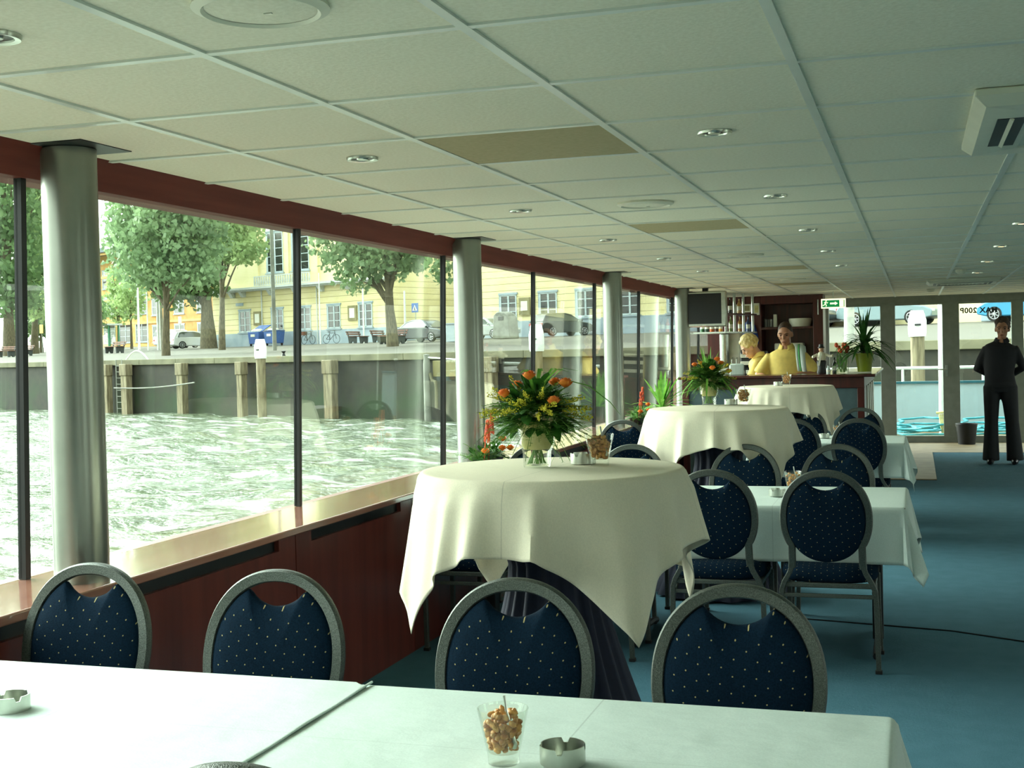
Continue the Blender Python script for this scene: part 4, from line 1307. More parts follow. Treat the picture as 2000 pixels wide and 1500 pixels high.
for k in range(6):
    for j in range(3):
        win(bD, -124 + k * 4.2, .8 + j * 3.9, 3.4 + j * 3.9, 3.0, 3, 3)
g = MB()
for j in range(4):
    g.bb(-126.1, -69.9, -.15 if j else -.1, .2, 3.15 + j * 3.3, 3.45 + j * 3.3)
g.build('floor_bands', M['orangel'], bD, smooth=False)
MB().bb(-127, -69, -.5, 15, 13.4, 13.8).build('roof', M['roofg'], bD, smooth=False)
bT = quay('tower', -134.4, 75, 'pale tower with a grey pointed roof in the far distance', 'building', z=3.5)
MB().lathe([(2.6, -1), (2.6, 11.6)], seg=8).build('shaft', M['stuccop'], bT, angle=20)
MB().lathe([(3.2, 11.5), (2.2, 13.4), (.1, 16)], seg=8).build('pointed_roof', M['roofg'], bT, angle=20)
bE = quay('far_building', -92, 95, 'pale block far behind the left trees', 'building', z=3.8)
MB().bb(-40, 4, 0, 12, -2, 9).build('wall', M['greyb'], bE, smooth=False)
for k in range(8):
    win(bE, -36 + k * 5, .8, 3.2, 3, 2)
MB().bb(-40.4, 4.4, -.4, 12.4, 9, 9.5).build('roof', M['roofg'], bE, smooth=False)

# cars --------------------------------------------------------------------
M['tyre'] = M['rubber']
M['hub'] = plain('alloy_wheel', 'b4b8ba', .35, .7)
M['carglass'] = plain('tinted_car_glass', '3a4644', .06, 0, .1, 2, spec=1)
M['tail'] = plain('red_tail_lamp', 'b02820', .3)
M['headl'] = plain('clear_headlamp', 'dfe4e4', .15)
M['plate'] = plain('yellow_number_plate', 'd8b02a', .5)
CM = {}


def carpaint(c):
    if c not in CM:
        CM[c] = plain('car_paint_' + c, c, .22, .25, .02, 3, spec=.8)
    return CM[c]


def car(s, d, rz, col, label, kind='sedan', chrome=False, size=1):
    r = quay('car', s, d, label, 'car', rz, group='parked cars'); r.scale = (size, size, size)
    Lh = {'sedan': 2.25, 'hatch': 1.95, 'van': 2.1}[kind]
    if kind == 'sedan':
        low = [(-Lh, .35), (-Lh, .72), (-Lh + .1, .88), (-1.55, .93), (1.05, .90), (1.9, .78), (Lh, .62), (Lh, .32), (1.7, .22), (-1.7, .22)]
        cab = [(-1.75, .90), (-1.15, 1.30), (-.55, 1.43), (.15, 1.42), (.55, 1.32), (1.25, .88)]
        gl = [(-1.52, .92), (-1.05, 1.26), (-.52, 1.37), (.12, 1.36), (.48, 1.27), (1.02, .91)]
    elif kind == 'hatch':
        low = [(-Lh, .35), (-Lh, .75), (-Lh + .05, .92), (.75, .92), (1.6, .80), (Lh, .62), (Lh, .32), (1.5, .22), (-1.5, .22)]
        cab = [(-Lh + .05, .90), (-1.55, 1.38), (-1.2, 1.46), (-.1, 1.46), (.35, 1.36), (1.05, .90)]
        gl = [(-1.6, .93), (-1.42, 1.32), (-1.15, 1.40), (-.12, 1.40), (.28, 1.31), (.85, .93)]
    else:
        low = [(-Lh, .35), (-Lh, .95), (1.1, .98), (1.9, .82), (Lh, .6), (Lh, .3), (1.7, .22), (-1.7, .22)]
        cab = [(-Lh, .93), (-Lh + .12, 1.72), (.3, 1.76), (.6, 1.66), (1.35, .95)]
        gl = [(-.6, 1.05), (-.6, 1.6), (.25, 1.64), (.5, 1.56), (1.1, 1.02)]
    W = .86
    def body(p):
        return p
    g = MB()
    g.prism(low, -W, W)
    def taper(p):
        f = 1 - .22 * max(0, (p[2] - .9) / .55)
        return (p[0], p[1] * f, p[2])
    g.prism(cab, -W + .04, W - .04, taper)
    g.build('body', carpaint(col), r, bevel=.05)
    g = MB()
    def tg(p):
        f = 1 - .22 * max(0, (p[2] - .9) / .55)
        return (p[0], p[1] * f, p[2])
    g.prism(gl, -W + .025, W - .025, tg)
    if kind != 'van':
        a, b = cab[0], cab[1]
        g.prism([(a[0] - .005 + .06, a[1] + .06), (a[0] + .03, a[1] + .03), (b[0] - .02, b[1] - .05), (b[0] + .05, b[1] - .06)], -W + .17, W - .17, taper)
        a, b = cab[-2], cab[-1]
        g.prism([(b[0] + .0, b[1] + .04), (b[0] - .08, b[1] + .04), (a[0] - .04, a[1] - .04), (a[0] + .04, a[1] - .02)], -W + .17, W - .17, taper)
    else:
        g.bb(-Lh - .01, -Lh + .02, -.6, .6, 1.1, 1.55)
    g.build('side_glass', M['carglass'], r, smooth=False)
    wx = 1.32 if kind != 'hatch' else 1.2
    for sx_ in (-1, 1):
        for sy_ in (-1, 1):
            w_ = MB().tube([(sx_ * wx, sy_ * (W - .17), .31), (sx_ * wx, sy_ * (W + .015), .31)], .31, 20).build('wheel', M['tyre'], r)
            g = MB(); g.tube([(sx_ * wx, sy_ * (W + .0), .31), (sx_ * wx, sy_ * (W + .025), .31)], .07, 10)
            for k in range(7):
                a = 2 * PI * k / 7
                g.tube([(sx_ * wx, sy_ * (W + .018), .31), (sx_ * wx + .2 * cos(a), sy_ * (W + .018), .31 + .2 * sin(a))], .022, 5)
            g.tube([(sx_ * wx + .205 * cos(2 * PI * k / 20), sy_ * (W + .016), .31 + .205 * sin(2 * PI * k / 20)) for k in range(20)], .018, 5, True)
            g.build('hub', M['hub'], w_)
    for sy_ in (-1, 1):
        MB().box((-Lh + .01, sy_ * (W - .16), .74), (.06, .26, .16)).build('tail_lamp', M['tail'], r, bevel=.02)
        MB().box((Lh - .04, sy_ * (W - .2), .60), (.1, .3, .12)).build('headlamp', M['headl'], r, bevel=.02)
        MB().box((.95, sy_ * (W + .06), .95), (.1, .16, .12)).build('wing_mirror', carpaint(col), r, bevel=.03)
    MB().box((-Lh - .005, 0, .55), (.02, .5, .11)).build('number_plate', M['plate'], r, smooth=False)
    g = MB()
    for sy_ in (-1, 1):
        pts = [tg((x, sy_ * (W - .015), z)) for x, z in gl]
        g.tube(pts, .022, 5, True)
    g.build('window_trim', M['steel'] if chrome else carpaint(col), r)
    return r


car(-8.5, 24, 0, '3c4244', 'dark grey sedan with bright window trim parked right of the broad tree', 'sedan', True)
car(-8.3, 29.5, 0, '9aa29e', 'silver-grey car behind the rounded street cabinet', 'sedan', True)
car(-2.5, 30.3, PI * .40, '2e3436', 'dark hatchback with red tail lamps below the paired windows', 'hatch')
car(-41.7, 29.0, PI * .42, 'e6eaea', 'white hatchback seen from behind left of the yellow building', 'hatch')
car(-53.0, 35.0, PI * .5, 'd5dadb', 'pale van far back left of the white hatchback', 'van')
car(14.9, 28.6, 0, '343a3c', 'dark grey car with alloy wheel seen through the left end window', 'sedan', True, 1.16)
car(16.6, 31.6, 0, 'ccd2d2', 'white-silver car behind the dark grey one, seen through the end window', 'sedan', False, 1.12)
car(20.3, 29.6, 0, '7d9298', 'silver-blue car behind the white mooring post in the end door', 'sedan', True, 1.16)
car(27.6, 29.2, PI, '2d86b0', 'bright blue car at the right of the end doors', 'hatch', False, 1.16)
# street furniture ----------------------------------------------------------
M['bluebin'] = plain('blue_bin_plastic', '3a5f9e', .5)
for k, (s, lb) in enumerate(((-34.3, 'blue wheeled waste container with its lid propped open on white bags'), (-32.2, 'blue wheeled waste container right of the overfull one'))):
    r = quay('waste_container', s, 30.2, lb, 'container', group='blue waste containers')
    MB().loft([[(-.62, -.45, .18), (.62, -.45, .18), (.62, .45, .18), (-.62, .45, .18)], [(-.72, -.52, 1.15), (.72, -.52, 1.15), (.72, .52, 1.15), (-.72, .52, 1.15)]]).build('tub', M['bluebin'], r, bevel=.04)
    g = MB(); g.box((0, -.02 + .3 * (k == 0), 1.2 + .22 * (k == 0)), (1.5, 1.1, .06), rx=.5 * (k == 0)); g.build('lid', M['bluebin'], r, bevel=.02)
    g = MB()
    for q in range(6):
        g.sph((-.45 + .18 * q, -.1, 1.2 + .04 * (q % 2)), (.16, .25, .16), 8, 6)
    g.build('rubbish_bags', M['whitep'], r)
    for sx_ in (-.5, .5):
        for sy_ in (-.35, .35):
            MB().tube([(sx_ - .03, sy_, .1), (sx_ + .03, sy_, .1)], .1, 10).build('wheel', M['rubber'], r)
    MB().bb(-.25, .25, -.56, -.5, .75, .95).build('sticker', M['whitep'], r, smooth=False)


M['benchwood'] = two('red_brown_bench_slat', '5c3a2c', '7c5240', 4, .7)
M['benchleg'] = plain('dark_bench_concrete', '3c4240', .8)


def bench(s, d, rz, label):
    r = quay('street_bench', s, d, label, 'bench', rz, group='quay benches')
    for sx_ in (-.75, .75):
        g = MB(); g.prism([(-.3, 0), (-.12, 0), (0, .2), (.12, 0), (.3, 0), (.36, .42), (.50, .85), (.42, .85), (.30, .48), (-.34, .48)], sx_ - .06, sx_ + .06, lambda p: (p[1], p[0], p[2]))
        g.build('leg', M['benchleg'], r, bevel=.015)
    for k in range(4):
        MB().box((0, -.28 + k * .17, .5), (1.9, .13, .05)).build('seat_slat', M['benchwood'], r, bevel=.01)
    for k in range(2):
        MB().box((0, .38 + .06 * k, .66 + .15 * k), (1.9, .04, .11), rx=-.3).build('back_slat', M['benchwood'], r, bevel=.01)


bench(-36.4, 18.5, 0, 'red-brown slatted bench left of the quay ladder')
bench(-49.0, 16.2, .2, 'slatted bench at the far left edge behind the gasket')
bench(-51.3, 19.0, 0, 'slatted bench between the gasket and the first column')
bench(-18.9, 27.4, PI / 2 + .3, 'dark bench seen end-on before the yellow building')
bench(-16.6, 27.6, PI / 2 + .3, 'dark bench right of the end-on bench, next to the broad tree')
bench(-7.8, 20.4, 0, 'slatted bench before the dark grey sedan')
M['pole'] = plain('pale_galvanised_pole', 'a7aca2', .5, .2)
for s, d, h, rr_, m, lb in ((-8.75, 12.2, 11, .12, 'concreteg', 'tall grey lamp column in front of the yellow building'), (-46.9, 28, 5.6, .07, 'whitepaint', 'slim white flagpole, leftmost of the group before the orange buildings'), (-47.37, 29.5, 8.5, .3, 'concreteg', 'thick grey post among the flagpoles'), (-45.8, 28.5, 5.2, .06, 'whitepaint', 'slim white flagpole just right of the thick grey post'), (-47.9, 30.5, 7.5, .12, 'whitepaint', 'white flagpole left of the first tree trunk'), (-44.6, 27.5, 6.5, .08, 'whitepaint', 'white flagpole touching the first tree trunk'), (-58, 34, 8, .12, 'whitepaint', 'white pole left of the young trees'), (-27.44, 31, 5.5, .06, 'whitepaint', 'white pole between the two bicycles'), (-19.76, 28.7, 5.2, .07, 'whitepaint', 'white pole rising beside the end-on benches'), (-29.7, 30.6, 8.6, .09, 'pole', 'grey pole beside the black window gasket, in front of a window'), (-12.0, 25.5, 3.4, .08, 'whitepaint', 'short white post left of the crossing sign'), (32.45, 1.2, 3.6, .16, 'pole', 'grey post on the quay seen through the left end window')):
    tag(MB().lathe([(rr_, -.2), (rr_ * .75, h), (.001, h + .02)], tuple(Q(s, d, GZ(d))), 10).build('pole', M[m]), lb, 'pole', 'posts and flagpoles on the quay')
M['signblue'] = plain('blue_sign_enamel', '2a5da8', .4)


def sign(s, d, h, wd, mat, label, tri=False):
    r = quay('road_sign', s, d, label, 'sign')
    MB().tube([(0, .04, -.1), (0, .04, h + wd * .5)], .03, 8).build('pole', M['pole'], r)
    MB().bb(-wd / 2, wd / 2, -.02, .02, h, h + wd * (1.0 if tri else 1.25)).build('plate', M[mat], r, bevel=.01)
    if tri:
        g = MB(); a = wd * .36
        g.prism([(-a, h + wd * .2), (a, h + wd * .2), (0, h + wd * .82)], -.03, -.022); g.build('triangle', M['whitepaint'], r, smooth=False)
        g = MB(); g.sph((0, -.034, h + wd * .58), (.03, .006, .035), 8, 6); g.tube([(0, -.034, h + wd * .54), (0, -.034, h + wd * .38), (-.07, -.034, h + wd * .24)], .02, 5); g.tube([(0, -.034, h + wd * .38), (.07, -.034, h + wd * .24)], .02, 5); g.tube([(-.06, -.034, h + wd * .44), (.06, -.034, h + wd * .44)], .015, 5)
        g.build('walking_figure', M['black'], r)


sign(-11.55, 26, 1.95, .62, 'signblue', 'blue pedestrian-crossing sign above the dark grey sedan', True)
sign(-47.3, 31.5, 2.2, .5, 'whitep', 'small white road sign left of the thick dark trunk')
sign(-71, 31, 2.0, .7, 'plate', 'yellow road sign just left of the first column')
r = quay('street_cabinet', -4.0, 26.6, 'rounded pale street cabinet in front of the silver-grey car', 'cabinet')
g = MB(); g.prism([(-.75, 0), (.75, 0), (.62, 1.25), (.45, 1.55), (.1, 1.7), (-.3, 1.7), (-.62, 1.5)], -.45, .45); g.build('shell', M['concreteg'], r, bevel=.06)
MB().bb(-.2, .25, -.48, -.44, 1.15, 1.4).build('opening', M['black'], r, bevel=.02)
r = quay('street_bin', 25.2, 30.6, 'square blue-grey bin left of the bright blue car', 'bin')
MB().bb(-.45, .45, -.4, .4, 0, 1.15).build('tub', M['plinth'], r, bevel=.04)
MB().bb(-.48, .48, -.43, .43, 1.15, 1.25).build('lid', M['greyb'], r, bevel=.03)
r = quay('street_bin', -2.6, 20.6, 'dark square bin in front of the parked sedan bonnet', 'bin')
MB().bb(-.4, .4, -.35, .35, 0, 1.0).build('tub', M['plinth'], r, bevel=.04)
MB().bb(-.43, .43, -.38, .38, 1.0, 1.1).build('lid', M['greyb'], r, bevel=.03)


def bicycle(s, d, rz, label, crate=False):
    r = quay('bicycle', s, d, label, 'bicycle', rz, group='bicycles against the yellow building')
    for x in (-.52, .52):
        MB().tube([(x + .34 * cos(2 * PI * k / 24), 0, .35 + .34 * sin(2 * PI * k / 24)) for k in range(24)], .018, 6, True).build('wheel', M['rubber'], r)
    g = MB()
    for a, b in (((-.52, .35), (-.1, .3)), ((-.1, .3), (.35, .78)), ((-.2, .8), (.36, .82)), ((-.2, .8), (-.1, .3)), ((-.52, .35), (-.2, .72)), ((.52, .35), (.34, .98))):
        g.tube([(a[0], 0, a[1]), (b[0], 0, b[1])], .02, 6)
    g.build('frame', M['darkmetal'], r)
    MB().tube([(.30, -.25, 1.02), (.34, 0, .98), (.30, .25, 1.02)], .015, 6).build('handlebar', M['steel'], r)
    MB().sph((-.22, 0, .9), (.14, .07, .04), 8, 6).build('saddle', M['black'], r)
    if crate:
        MB().bb(-.75, -.38, -.2, .2, .72, 1.0).build('crate', M['benchwood'], r, bevel=.01)


bicycle(-29.3, 31.3, 0, 'bicycle with a brown crate leaning at the plinth of the yellow building', True)
bicycle(-26.5, 31.3, .15, 'bicycle right of the white pole at the yellow building')
M['sheltergreen'] = plain('green_shelter_frame', '3f8f6a', .4)
r = quay('tram_shelter', -74.4, 40, 'green-framed glass shelter by the left side of the orange buildings', 'shelter')
g = MB()
for x in (-1.8, 0, 1.8):
    for y_ in (-.6, .6):
        g.bb(x - .05, x + .05, y_ - .05, y_ + .05, 0, 2.6)
g.build('frame', M['sheltergreen'], r, smooth=False)
MB().bb(-2.1, 2.1, -.9, .9, 2.6, 2.78).build('roof', M['trimw'], r, smooth=False)
MB().bb(-1.8, 1.8, .58, .62, .2, 2.5).build('glass_wall', M['pane'], r, smooth=False)

# ================================================================== BAR AND FAR END
M['barpanel'] = plain('grey_blue_bar_panel', '4f6468', .75, var=.1, vscale=14)
BT = 1.16
r = thing('bar_counter', (-1.36, 13.5, 0), 'mahogany bar counter with a grey-blue front panel at the far end', 'bar counter')
g = MB()
g.bb(-1.0, .98, -.35, .30, 1.13, BT); g.bb(.41, .98, .30, 3.0, 1.13, BT)
g.build('countertop', M['mahog'], r, bevel=.008)
g = MB()
g.bb(-.97, .87, -.27, .25, 1.02, 1.13); g.bb(.46, .87, .25, 2.95, 1.02, 1.13)
g.bb(-.97, -.90, -.27, .25, 0, 1.02); g.bb(.80, .87, -.27, .25, 0, 1.02); g.bb(-.97, .87, -.26, .25, 0, .1)
g.bb(-.2, -.12, -.27, -.2, 0, 1.02)
g.bb(.46, .86, .25, 2.95, 0, 1.02)
g.build('frame', M['mahogd'], r, bevel=.004)
MB().bb(-.91, .81, -.245, .2, .09, 1.03).build('front_panel', M['barpanel'], r, smooth=False)
g = MB()
for y_ in (.35, .95, 1.55, 2.15):
    g.bb(.86, .88, y_, y_ + .25, .05, 1.02)
g.build('side_strip', M['whitep'], r, smooth=False)


def bottle(loc, h, rad, col, label, group='bottles behind the bar'):
    k = 'glass_' + col
    if k not in M:
        M[k] = plain('bottle_glass_' + col, col, .1, 0, .05, 5, spec=.8)
    r = thing('bottle', loc, label, 'bottle', 0, group)
    MB().lathe([(rad * .95, 0), (rad, .01), (rad, h * .58), (rad * .4, h * .74), (rad * .34, h * .93), (rad * .4, h * .94), (.001, h * .94)], seg=14).build('glass_body', M[k], r)
    MB().lathe([(rad * 1.02, h * .2), (rad * 1.02, h * .46)], seg=14, cap=False).build('paper_label', M['whitep'], r)
    MB().lathe([(rad * .4, h * .92), (rad * .4, h), (.001, h)], seg=10).build('cap', M['black'], r)


# items on the counter
M['potgreen'] = plain('lime_green_pot_glaze', '7e8a22', .3)
r = thing('potted_yucca', (-.50, 13.62, BT + .014), 'spiky dark-leaved plant in a lime green pot on the right end of the bar', 'plant')
MB().lathe([(.068, 0), (.088, .15), (.098, .19), (.088, .19), (.08, .16), (.001, .16)], seg=28).build('pot', M['potgreen'], r)
rnd = random.Random(9); g = MB()
for k in range(84):
    a = rnd.uniform(0, 6.28); el = rnd.uniform(.1, 1.45); ln = rnd.uniform(.26, .46)
    p = Vector((0, 0, .17 + rnd.uniform(0, .16))); d = Vector((cos(a) * cos(el), sin(a) * cos(el), sin(el)))
    pts = [p + d * ln * q + Vector((0, 0, -ln * .75 * q * q * cos(el))) for q in (0, .25, .5, .75, 1)]
    g.blade(pts, [.018, .032, .032, .022, .002], (-sin(a), cos(a), 0))
g.build('leaves', M['leafd'], r)
MB().tube([(0, 0, .12), (0, 0, .34)], .022, 8).build('stem', M['bark'], r)
tag(MB().box((-.55, 13.58, BT + .007), (.24, .16, .013)).build('tray', M['whitep'], bevel=.003), 'flat white tray under the lime green pot on the bar', 'tray')
r = thing('tulip_vase', (-.715, 13.6, BT), 'clear square vase of red tulips beside the lime green pot', 'flower arrangement')
g = MB(); sq_ = lambda a, z: [(-a, -a, z), (a, -a, z), (a, a, z), (-a, a, z)]
g.loft([sq_(.055, 0), sq_(.06, .20), sq_(.056, .20), sq_(.052, .012)]); g.build('vase', M['vase'], r, smooth=False)
gs, gb, gl_ = MB(), MB(), MB()
for k in range(9):
    a = 2 * PI * k / 9; q = .03 + .02 * (k % 2); tip = (q * cos(a) * 1.3, q * sin(a) * 1.3, .22 + .03 * (k % 3))
    gs.tube([(q * .5 * cos(a), q * .5 * sin(a), .01), tip], .003, 5); gb.sph((tip[0], tip[1], tip[2] + .015), (.019, .019, .026), 8, 6)
    gl_.blade([(q * cos(a), q * sin(a), .02), (q * 1.2 * cos(a + .5), q * 1.2 * sin(a + .5), .12), (q * 1.4 * cos(a + .6), q * 1.4 * sin(a + .6), .2)], [.012, .02, .002], (-sin(a), cos(a), 0))
gs.build('stems', M['leafl'], r); gb.build('tulip_heads', M['red'], r); gl_.build('leaves', M['leafl'], r)
r = thing('waiter_figurine', (-.93, 13.6, BT), 'small waiter figure with a dark hat and white sash standing on the bar', 'figurine')
MB().lathe([(.045, 0), (.05, .01), (.042, .06), (.05, .13), (.03, .145)], seg=16).build('trousers', M['black'], r)
g = MB(); g.lathe([(.04, .14), (.048, .18), (.03, .22), (.012, .23)], seg=16); g.tube([(-.04, 0, .2), (-.085, -.03, .175), (-.07, -.06, .18)], .014, 7); g.tube([(.04, 0, .2), (.09, -.03, .18), (.12, -.05, .185)], .014, 7); g.build('jacket', M['cream'], r)
MB().sph((0, 0, .255), (.026, .026, .03), 12, 8).build('head', M['skin'], r)
MB().lathe([(.036, .268), (.034, .276), (.026, .28), (.024, .305), (.001, .308)], seg=14).build('hat', M['black'], r)
MB().box((-.012, -.046, .15), (.02, .006, .13), ry=.2).build('sash', M['whitep'], r)
bottle((-.80, 13.62, BT), .17, .022, '1a1a1c', 'slim black bottle between the waiter figure and the tulips', 'bottles on the bar')
bottle((-.855, 13.5, BT), .09, .02, 'c8d6d2', 'tiny pale bottle at the foot of the waiter figure', 'bottles on the bar')
r = thing('napkin_stack', (-1.80, 13.55, BT), 'stack of white napkins on the bar in front of the blond person', 'napkins')
MB().box((0, 0, .06), (.15, .13, .12), .15).build('napkins', M['cloth'], r, bevel=.012)
MB().box((.085, .02, .05), (.012, .13, .1), .15).build('holder', M['black'], r)

# television over the fourth column
r = thing('television', (-2.25, 14.28, 1.69), 'flat silver television with a dark screen hung under the ceiling by the bar', 'television')
MB().bb(-.25, .25, 0, .10, 0, .40).build('casing', M['steel'], r, bevel=.012)
M['screen'] = plain('dark_screen', '14181c', .5, 0, .02, 3)
MB().bb(-.205, .195, -.006, .01, .035, .375).build('screen', M['screen'], r, bevel=.003)
MB().box((0, -.004, .018), (.04, .006, .008)).build('badge', M['whitep'], r)
MB().bb(-.03, .03, .10, .16, .1, .44).build('bracket', M['darkmetal'], r)
# bottle rack with steel poles
r = thing('bottle_rack', (0, 0, 0), 'hanging shelf with four steel poles and bottles behind the television', 'shelf')
pl = [(-2.235, 15.9), (-2.16, 16.15), (-2.08, 16.4), (-2.0, 16.7)]
for x, y_ in pl:
    MB().lathe([(.017, 1.64), (.017, ZC)], (x, y_, 0), 12).build('pole', M['steel'], r)
for z in (1.63, 1.86):
    g = MB(); g.add([(-2.62, 15.75, z), (-2.22, 15.72, z), (-1.95, 16.72, z), (-2.62, 16.9, z), (-2.62, 15.75, z + .02), (-2.22, 15.72, z + .02), (-1.95, 16.72, z + .02), (-2.62, 16.9, z + .02)], [(3, 2, 1, 0), (4, 5, 6, 7), (0, 1, 5, 4), (1, 2, 6, 5), (2, 3, 7, 6), (3, 0, 4, 7)])
    g.build('shelf', M['steel'] if z < 1.8 else M['mahogd'], r, smooth=False)
for k, (x, y_, z, h, c, lb) in enumerate(((-2.52, 15.85, 1.651, .2, '2c5a34', 'green bottle at the left end of the lower rack shelf'), (-2.46, 15.83, 1.651, .19, '1c3a26', 'dark green bottle on the lower rack shelf under the television'), (-2.40, 15.82, 1.651, .18, 'c25a1c', 'orange liqueur bottle on the lower rack shelf'), (-2.34, 15.81, 1.651, .2, '4a2014', 'brown bottle in the middle of the lower rack shelf'), (-2.285, 15.8, 1.651, .18, 'd08a28', 'amber bottle by the first rack pole'), (-2.19, 16.02, 1.651, .2, '7c8a4c', 'olive bottle between the first two rack poles'), (-2.11, 16.28, 1.651, .2, 'b07a34', 'tawny bottle between the middle rack poles'), (-2.04, 16.55, 1.651, .2, '2a3c6a', 'blue bottle before the last rack pole'), (-2.2, 16.05, 1.881, .2, '2e2018', 'dark bottle on the upper rack shelf at the first pole'), (-2.12, 16.3, 1.881, .2, 'c8a060', 'golden bottle on the upper rack shelf between the poles'))):
    bottle((x, y_, z), h, .026, c, lb)
# back counter and appliances
r = thing('back_counter', (-2.0, 16.3, 0), 'dark mahogany back counter behind the bar staff', 'counter')
MB().bb(-.35, .3, -.25, .75, 0, 1.02).build('cupboard', M['mahogd'], r, bevel=.004)
MB().bb(-.37, .32, -.28, .78, 1.02, 1.06).build('worktop', M['mahog'], r, bevel=.004)
r = thing('espresso_machine', (-2.24, 16.25, 1.06), 'tall silver and white coffee machine on the back counter', 'coffee machine')
MB().bb(-.13, .14, -.12, .2, 0, .10).build('base', M['steel'], r, bevel=.01)
MB().bb(-.13, .14, 0, .2, .10, .58).build('body', M['whitep'], r, bevel=.02)
MB().lathe([(.055, .14), (.06, .16), (.06, .56), (.02, .58), (.001, .58)], (-.06, -.06, 0), 18).build('tank', M['steel'], r)
MB().bb(.02, .12, -.02, .01, .3, .5).build('control_panel', M['vase'], r)
for x in (.03, .09):
    MB().tube([(x, -.02, .26), (x, -.07, .24), (x, -.07, .18)], .008, 8).build('spout', M['steel'], r)
r = thing('cash_register', (-1.93, 16.15, 1.06), 'black cash register with pale strips behind the blond person', 'cash register')
MB().bb(-.17, .17, -.12, .2, 0, .14).build('drawer_unit', M['black'], r, bevel=.008)
for z in (.06, .17, .26):
    MB().bb(-.15, .12, -.125, -.09, z, z + .045).build('panel_strip', M['whitep'], r, bevel=.004)
MB().bb(-.16, .16, -.09, .18, .14, .34).build('body', M['black'], r, bevel=.02)
# tall mahogany cabinet with niches
r = thing('back_bar_cabinet', (-1.75, 17.4, 0), 'tall dark mahogany cabinet with open niches behind the bar', 'cabinet')
g = MB()
g.bb(-.95, -.22, 0, .5, 0, ZC - .002); g.bb(-.22, .50, .45, .5, 0, ZC - .002); g.bb(.46, .59, 0, .5, 0, ZC - .002)
g.bb(-.22, .46, 0, .46, 2.02, ZC - .002); g.bb(-.22, .46, 0, .46, 0, 1.0)
g.build('carcass', M['mahogd'], r, bevel=.004)
for z in (1.68, 1.0):
    MB().bb(-.22, .46, .01, .45, z, z + .03).build('shelf', M['mahog'], r, smooth=False)
MB().tube([(.53, -.03, 1.86), (.53, -.03, 2.06)], .008, 8).build('handle', M['steel'], r)
tag(MB().lathe([(.02, 0), (.13, .0), (.155, .09), (.15, .11), (.14, .09), (.001, .02)], (-1.47, 17.58, 1.712), 24).build('bowl', M['whitep']), 'wide pale bowl in the upper niche of the mahogany cabinet', 'bowl')
tag(MB().box((-1.80, 17.58, 1.80), (.045, .1, .17)).build('box', M['whitep'], bevel=.004), 'narrow white box left of the bowl in the cabinet niche', 'box')
for k in range(4):
    o = MB().lathe([(.022, 0), (.026, .11), (.024, .11), (.02, .006), (.001, .005)], (-1.93 + .035 * k - .0, 17.55 + .06 * (k % 2), 1.712), 14).build('tumbler', M['vase'])
    tag(o, 'clear tumbler in the row at the left of the cabinet niche', 'glass', 'tumblers in the cabinet niche')
r = thing('ice_machine', (-1.62, 17.6, 1.032), 'pale appliance with dark doors in the lower cabinet niche behind the man', 'appliance')
MB().bb(-.19, .19, -.12, .2, 0, .46).build('housing', M['whitep'], r, bevel=.015)
for x in (-.09, .09):
    MB().bb(x - .075, x + .075, -.13, -.11, .05, .33).build('door', M['black'], r, bevel=.006)
r = thing('picture_frame', (-2.03, 17.385, 1.88), 'small upright framed print on the mahogany wall right of the rack poles', 'picture')
MB().bb(-.04, .04, 0, .014, 0, .16).build('frame', M['whitep'], r, bevel=.003)
MB().bb(-.026, .026, -.003, .003, .03, .13).build('print', M['leafy'], r, smooth=False)
r = thing('picture_frame', (-2.2, 17.385, 1.92), 'wide pale framed print half behind the rack poles', 'picture')
MB().bb(-.1, .1, 0, .014, 0, .11).build('frame', M['whitep'], r, bevel=.003)
MB().bb(-.08, .08, -.003, .003, .02, .09).build('print', M['tan'], r, smooth=False)
M['bluecloth'] = plain('royal_blue_cloth', '1f3a7a', .85)
tag(MB().loft([[(-2.13 + a * cos(t_) * .11, 17.33 + .03 * sin(t_), z) for t_ in [2 * PI * k / 20 for k in range(20)]] for a, z in ((.8, 1.45), (1.2, 1.5), (1.1, 1.62), (.8, 1.74), (.3, 1.79))]).build('hanging_cloth', M['bluecloth']), 'royal blue cloth hanging on the mahogany wall above the cash register', 'cloth')

# exit sign
M['exitgreen'] = plain('green_exit_sign', '0d8a4a', .4, emit=.5)
M['exitwhite'] = plain('lit_exit_pictogram', 'f2f0c0', .4, emit=1.2)
r = thing('exit_sign', (-.97, 16.5, 1.915), 'green and white emergency exit sign hanging under the ceiling', 'sign')
MB().bb(-.15, .15, 0, .035, 0, .12).build('housing', M['exitwhite'], r, bevel=.004)
MB().bb(-.135, .135, -.004, .004, .015, .102).build('face', M['exitgreen'], r, smooth=False)
g = MB(); g.prism([(-.04, .05), (.02, .05), (.02, .038), (.055, .06), (.02, .082), (.02, .07), (-.04, .07)], -.008, -.004); g.build('arrow', M['exitwhite'], r, smooth=False)
g = MB(); g.sph((-.088, -.007, .092), (.008, .003, .008), 8, 6); g.tube([(-.092, -.007, .08), (-.1, -.007, .055)], .007, 6); g.tube([(-.1, -.007, .055), (-.085, -.007, .04), (-.09, -.007, .022)], .005, 6); g.tube([(-.1, -.007, .055), (-.115, -.007, .04), (-.13, -.007, .038)], .005, 6); g.tube([(-.092, -.007, .078), (-.075, -.007, .066), (-.066, -.007, .076)], .004, 6); g.tube([(-.092, -.007, .078), (-.112, -.007, .072)], .004, 6)
g.build('running_figure', M['exitwhite'], r)
MB().bb(.075, .125, -.007, -.003, .018, .1).build('door_symbol', M['exitwhite'], r, smooth=False)
MB().tube([(0, .017, .12), (0, .017, ZC - 1.915)], .006, 8).build('rod', M['steel'], r)

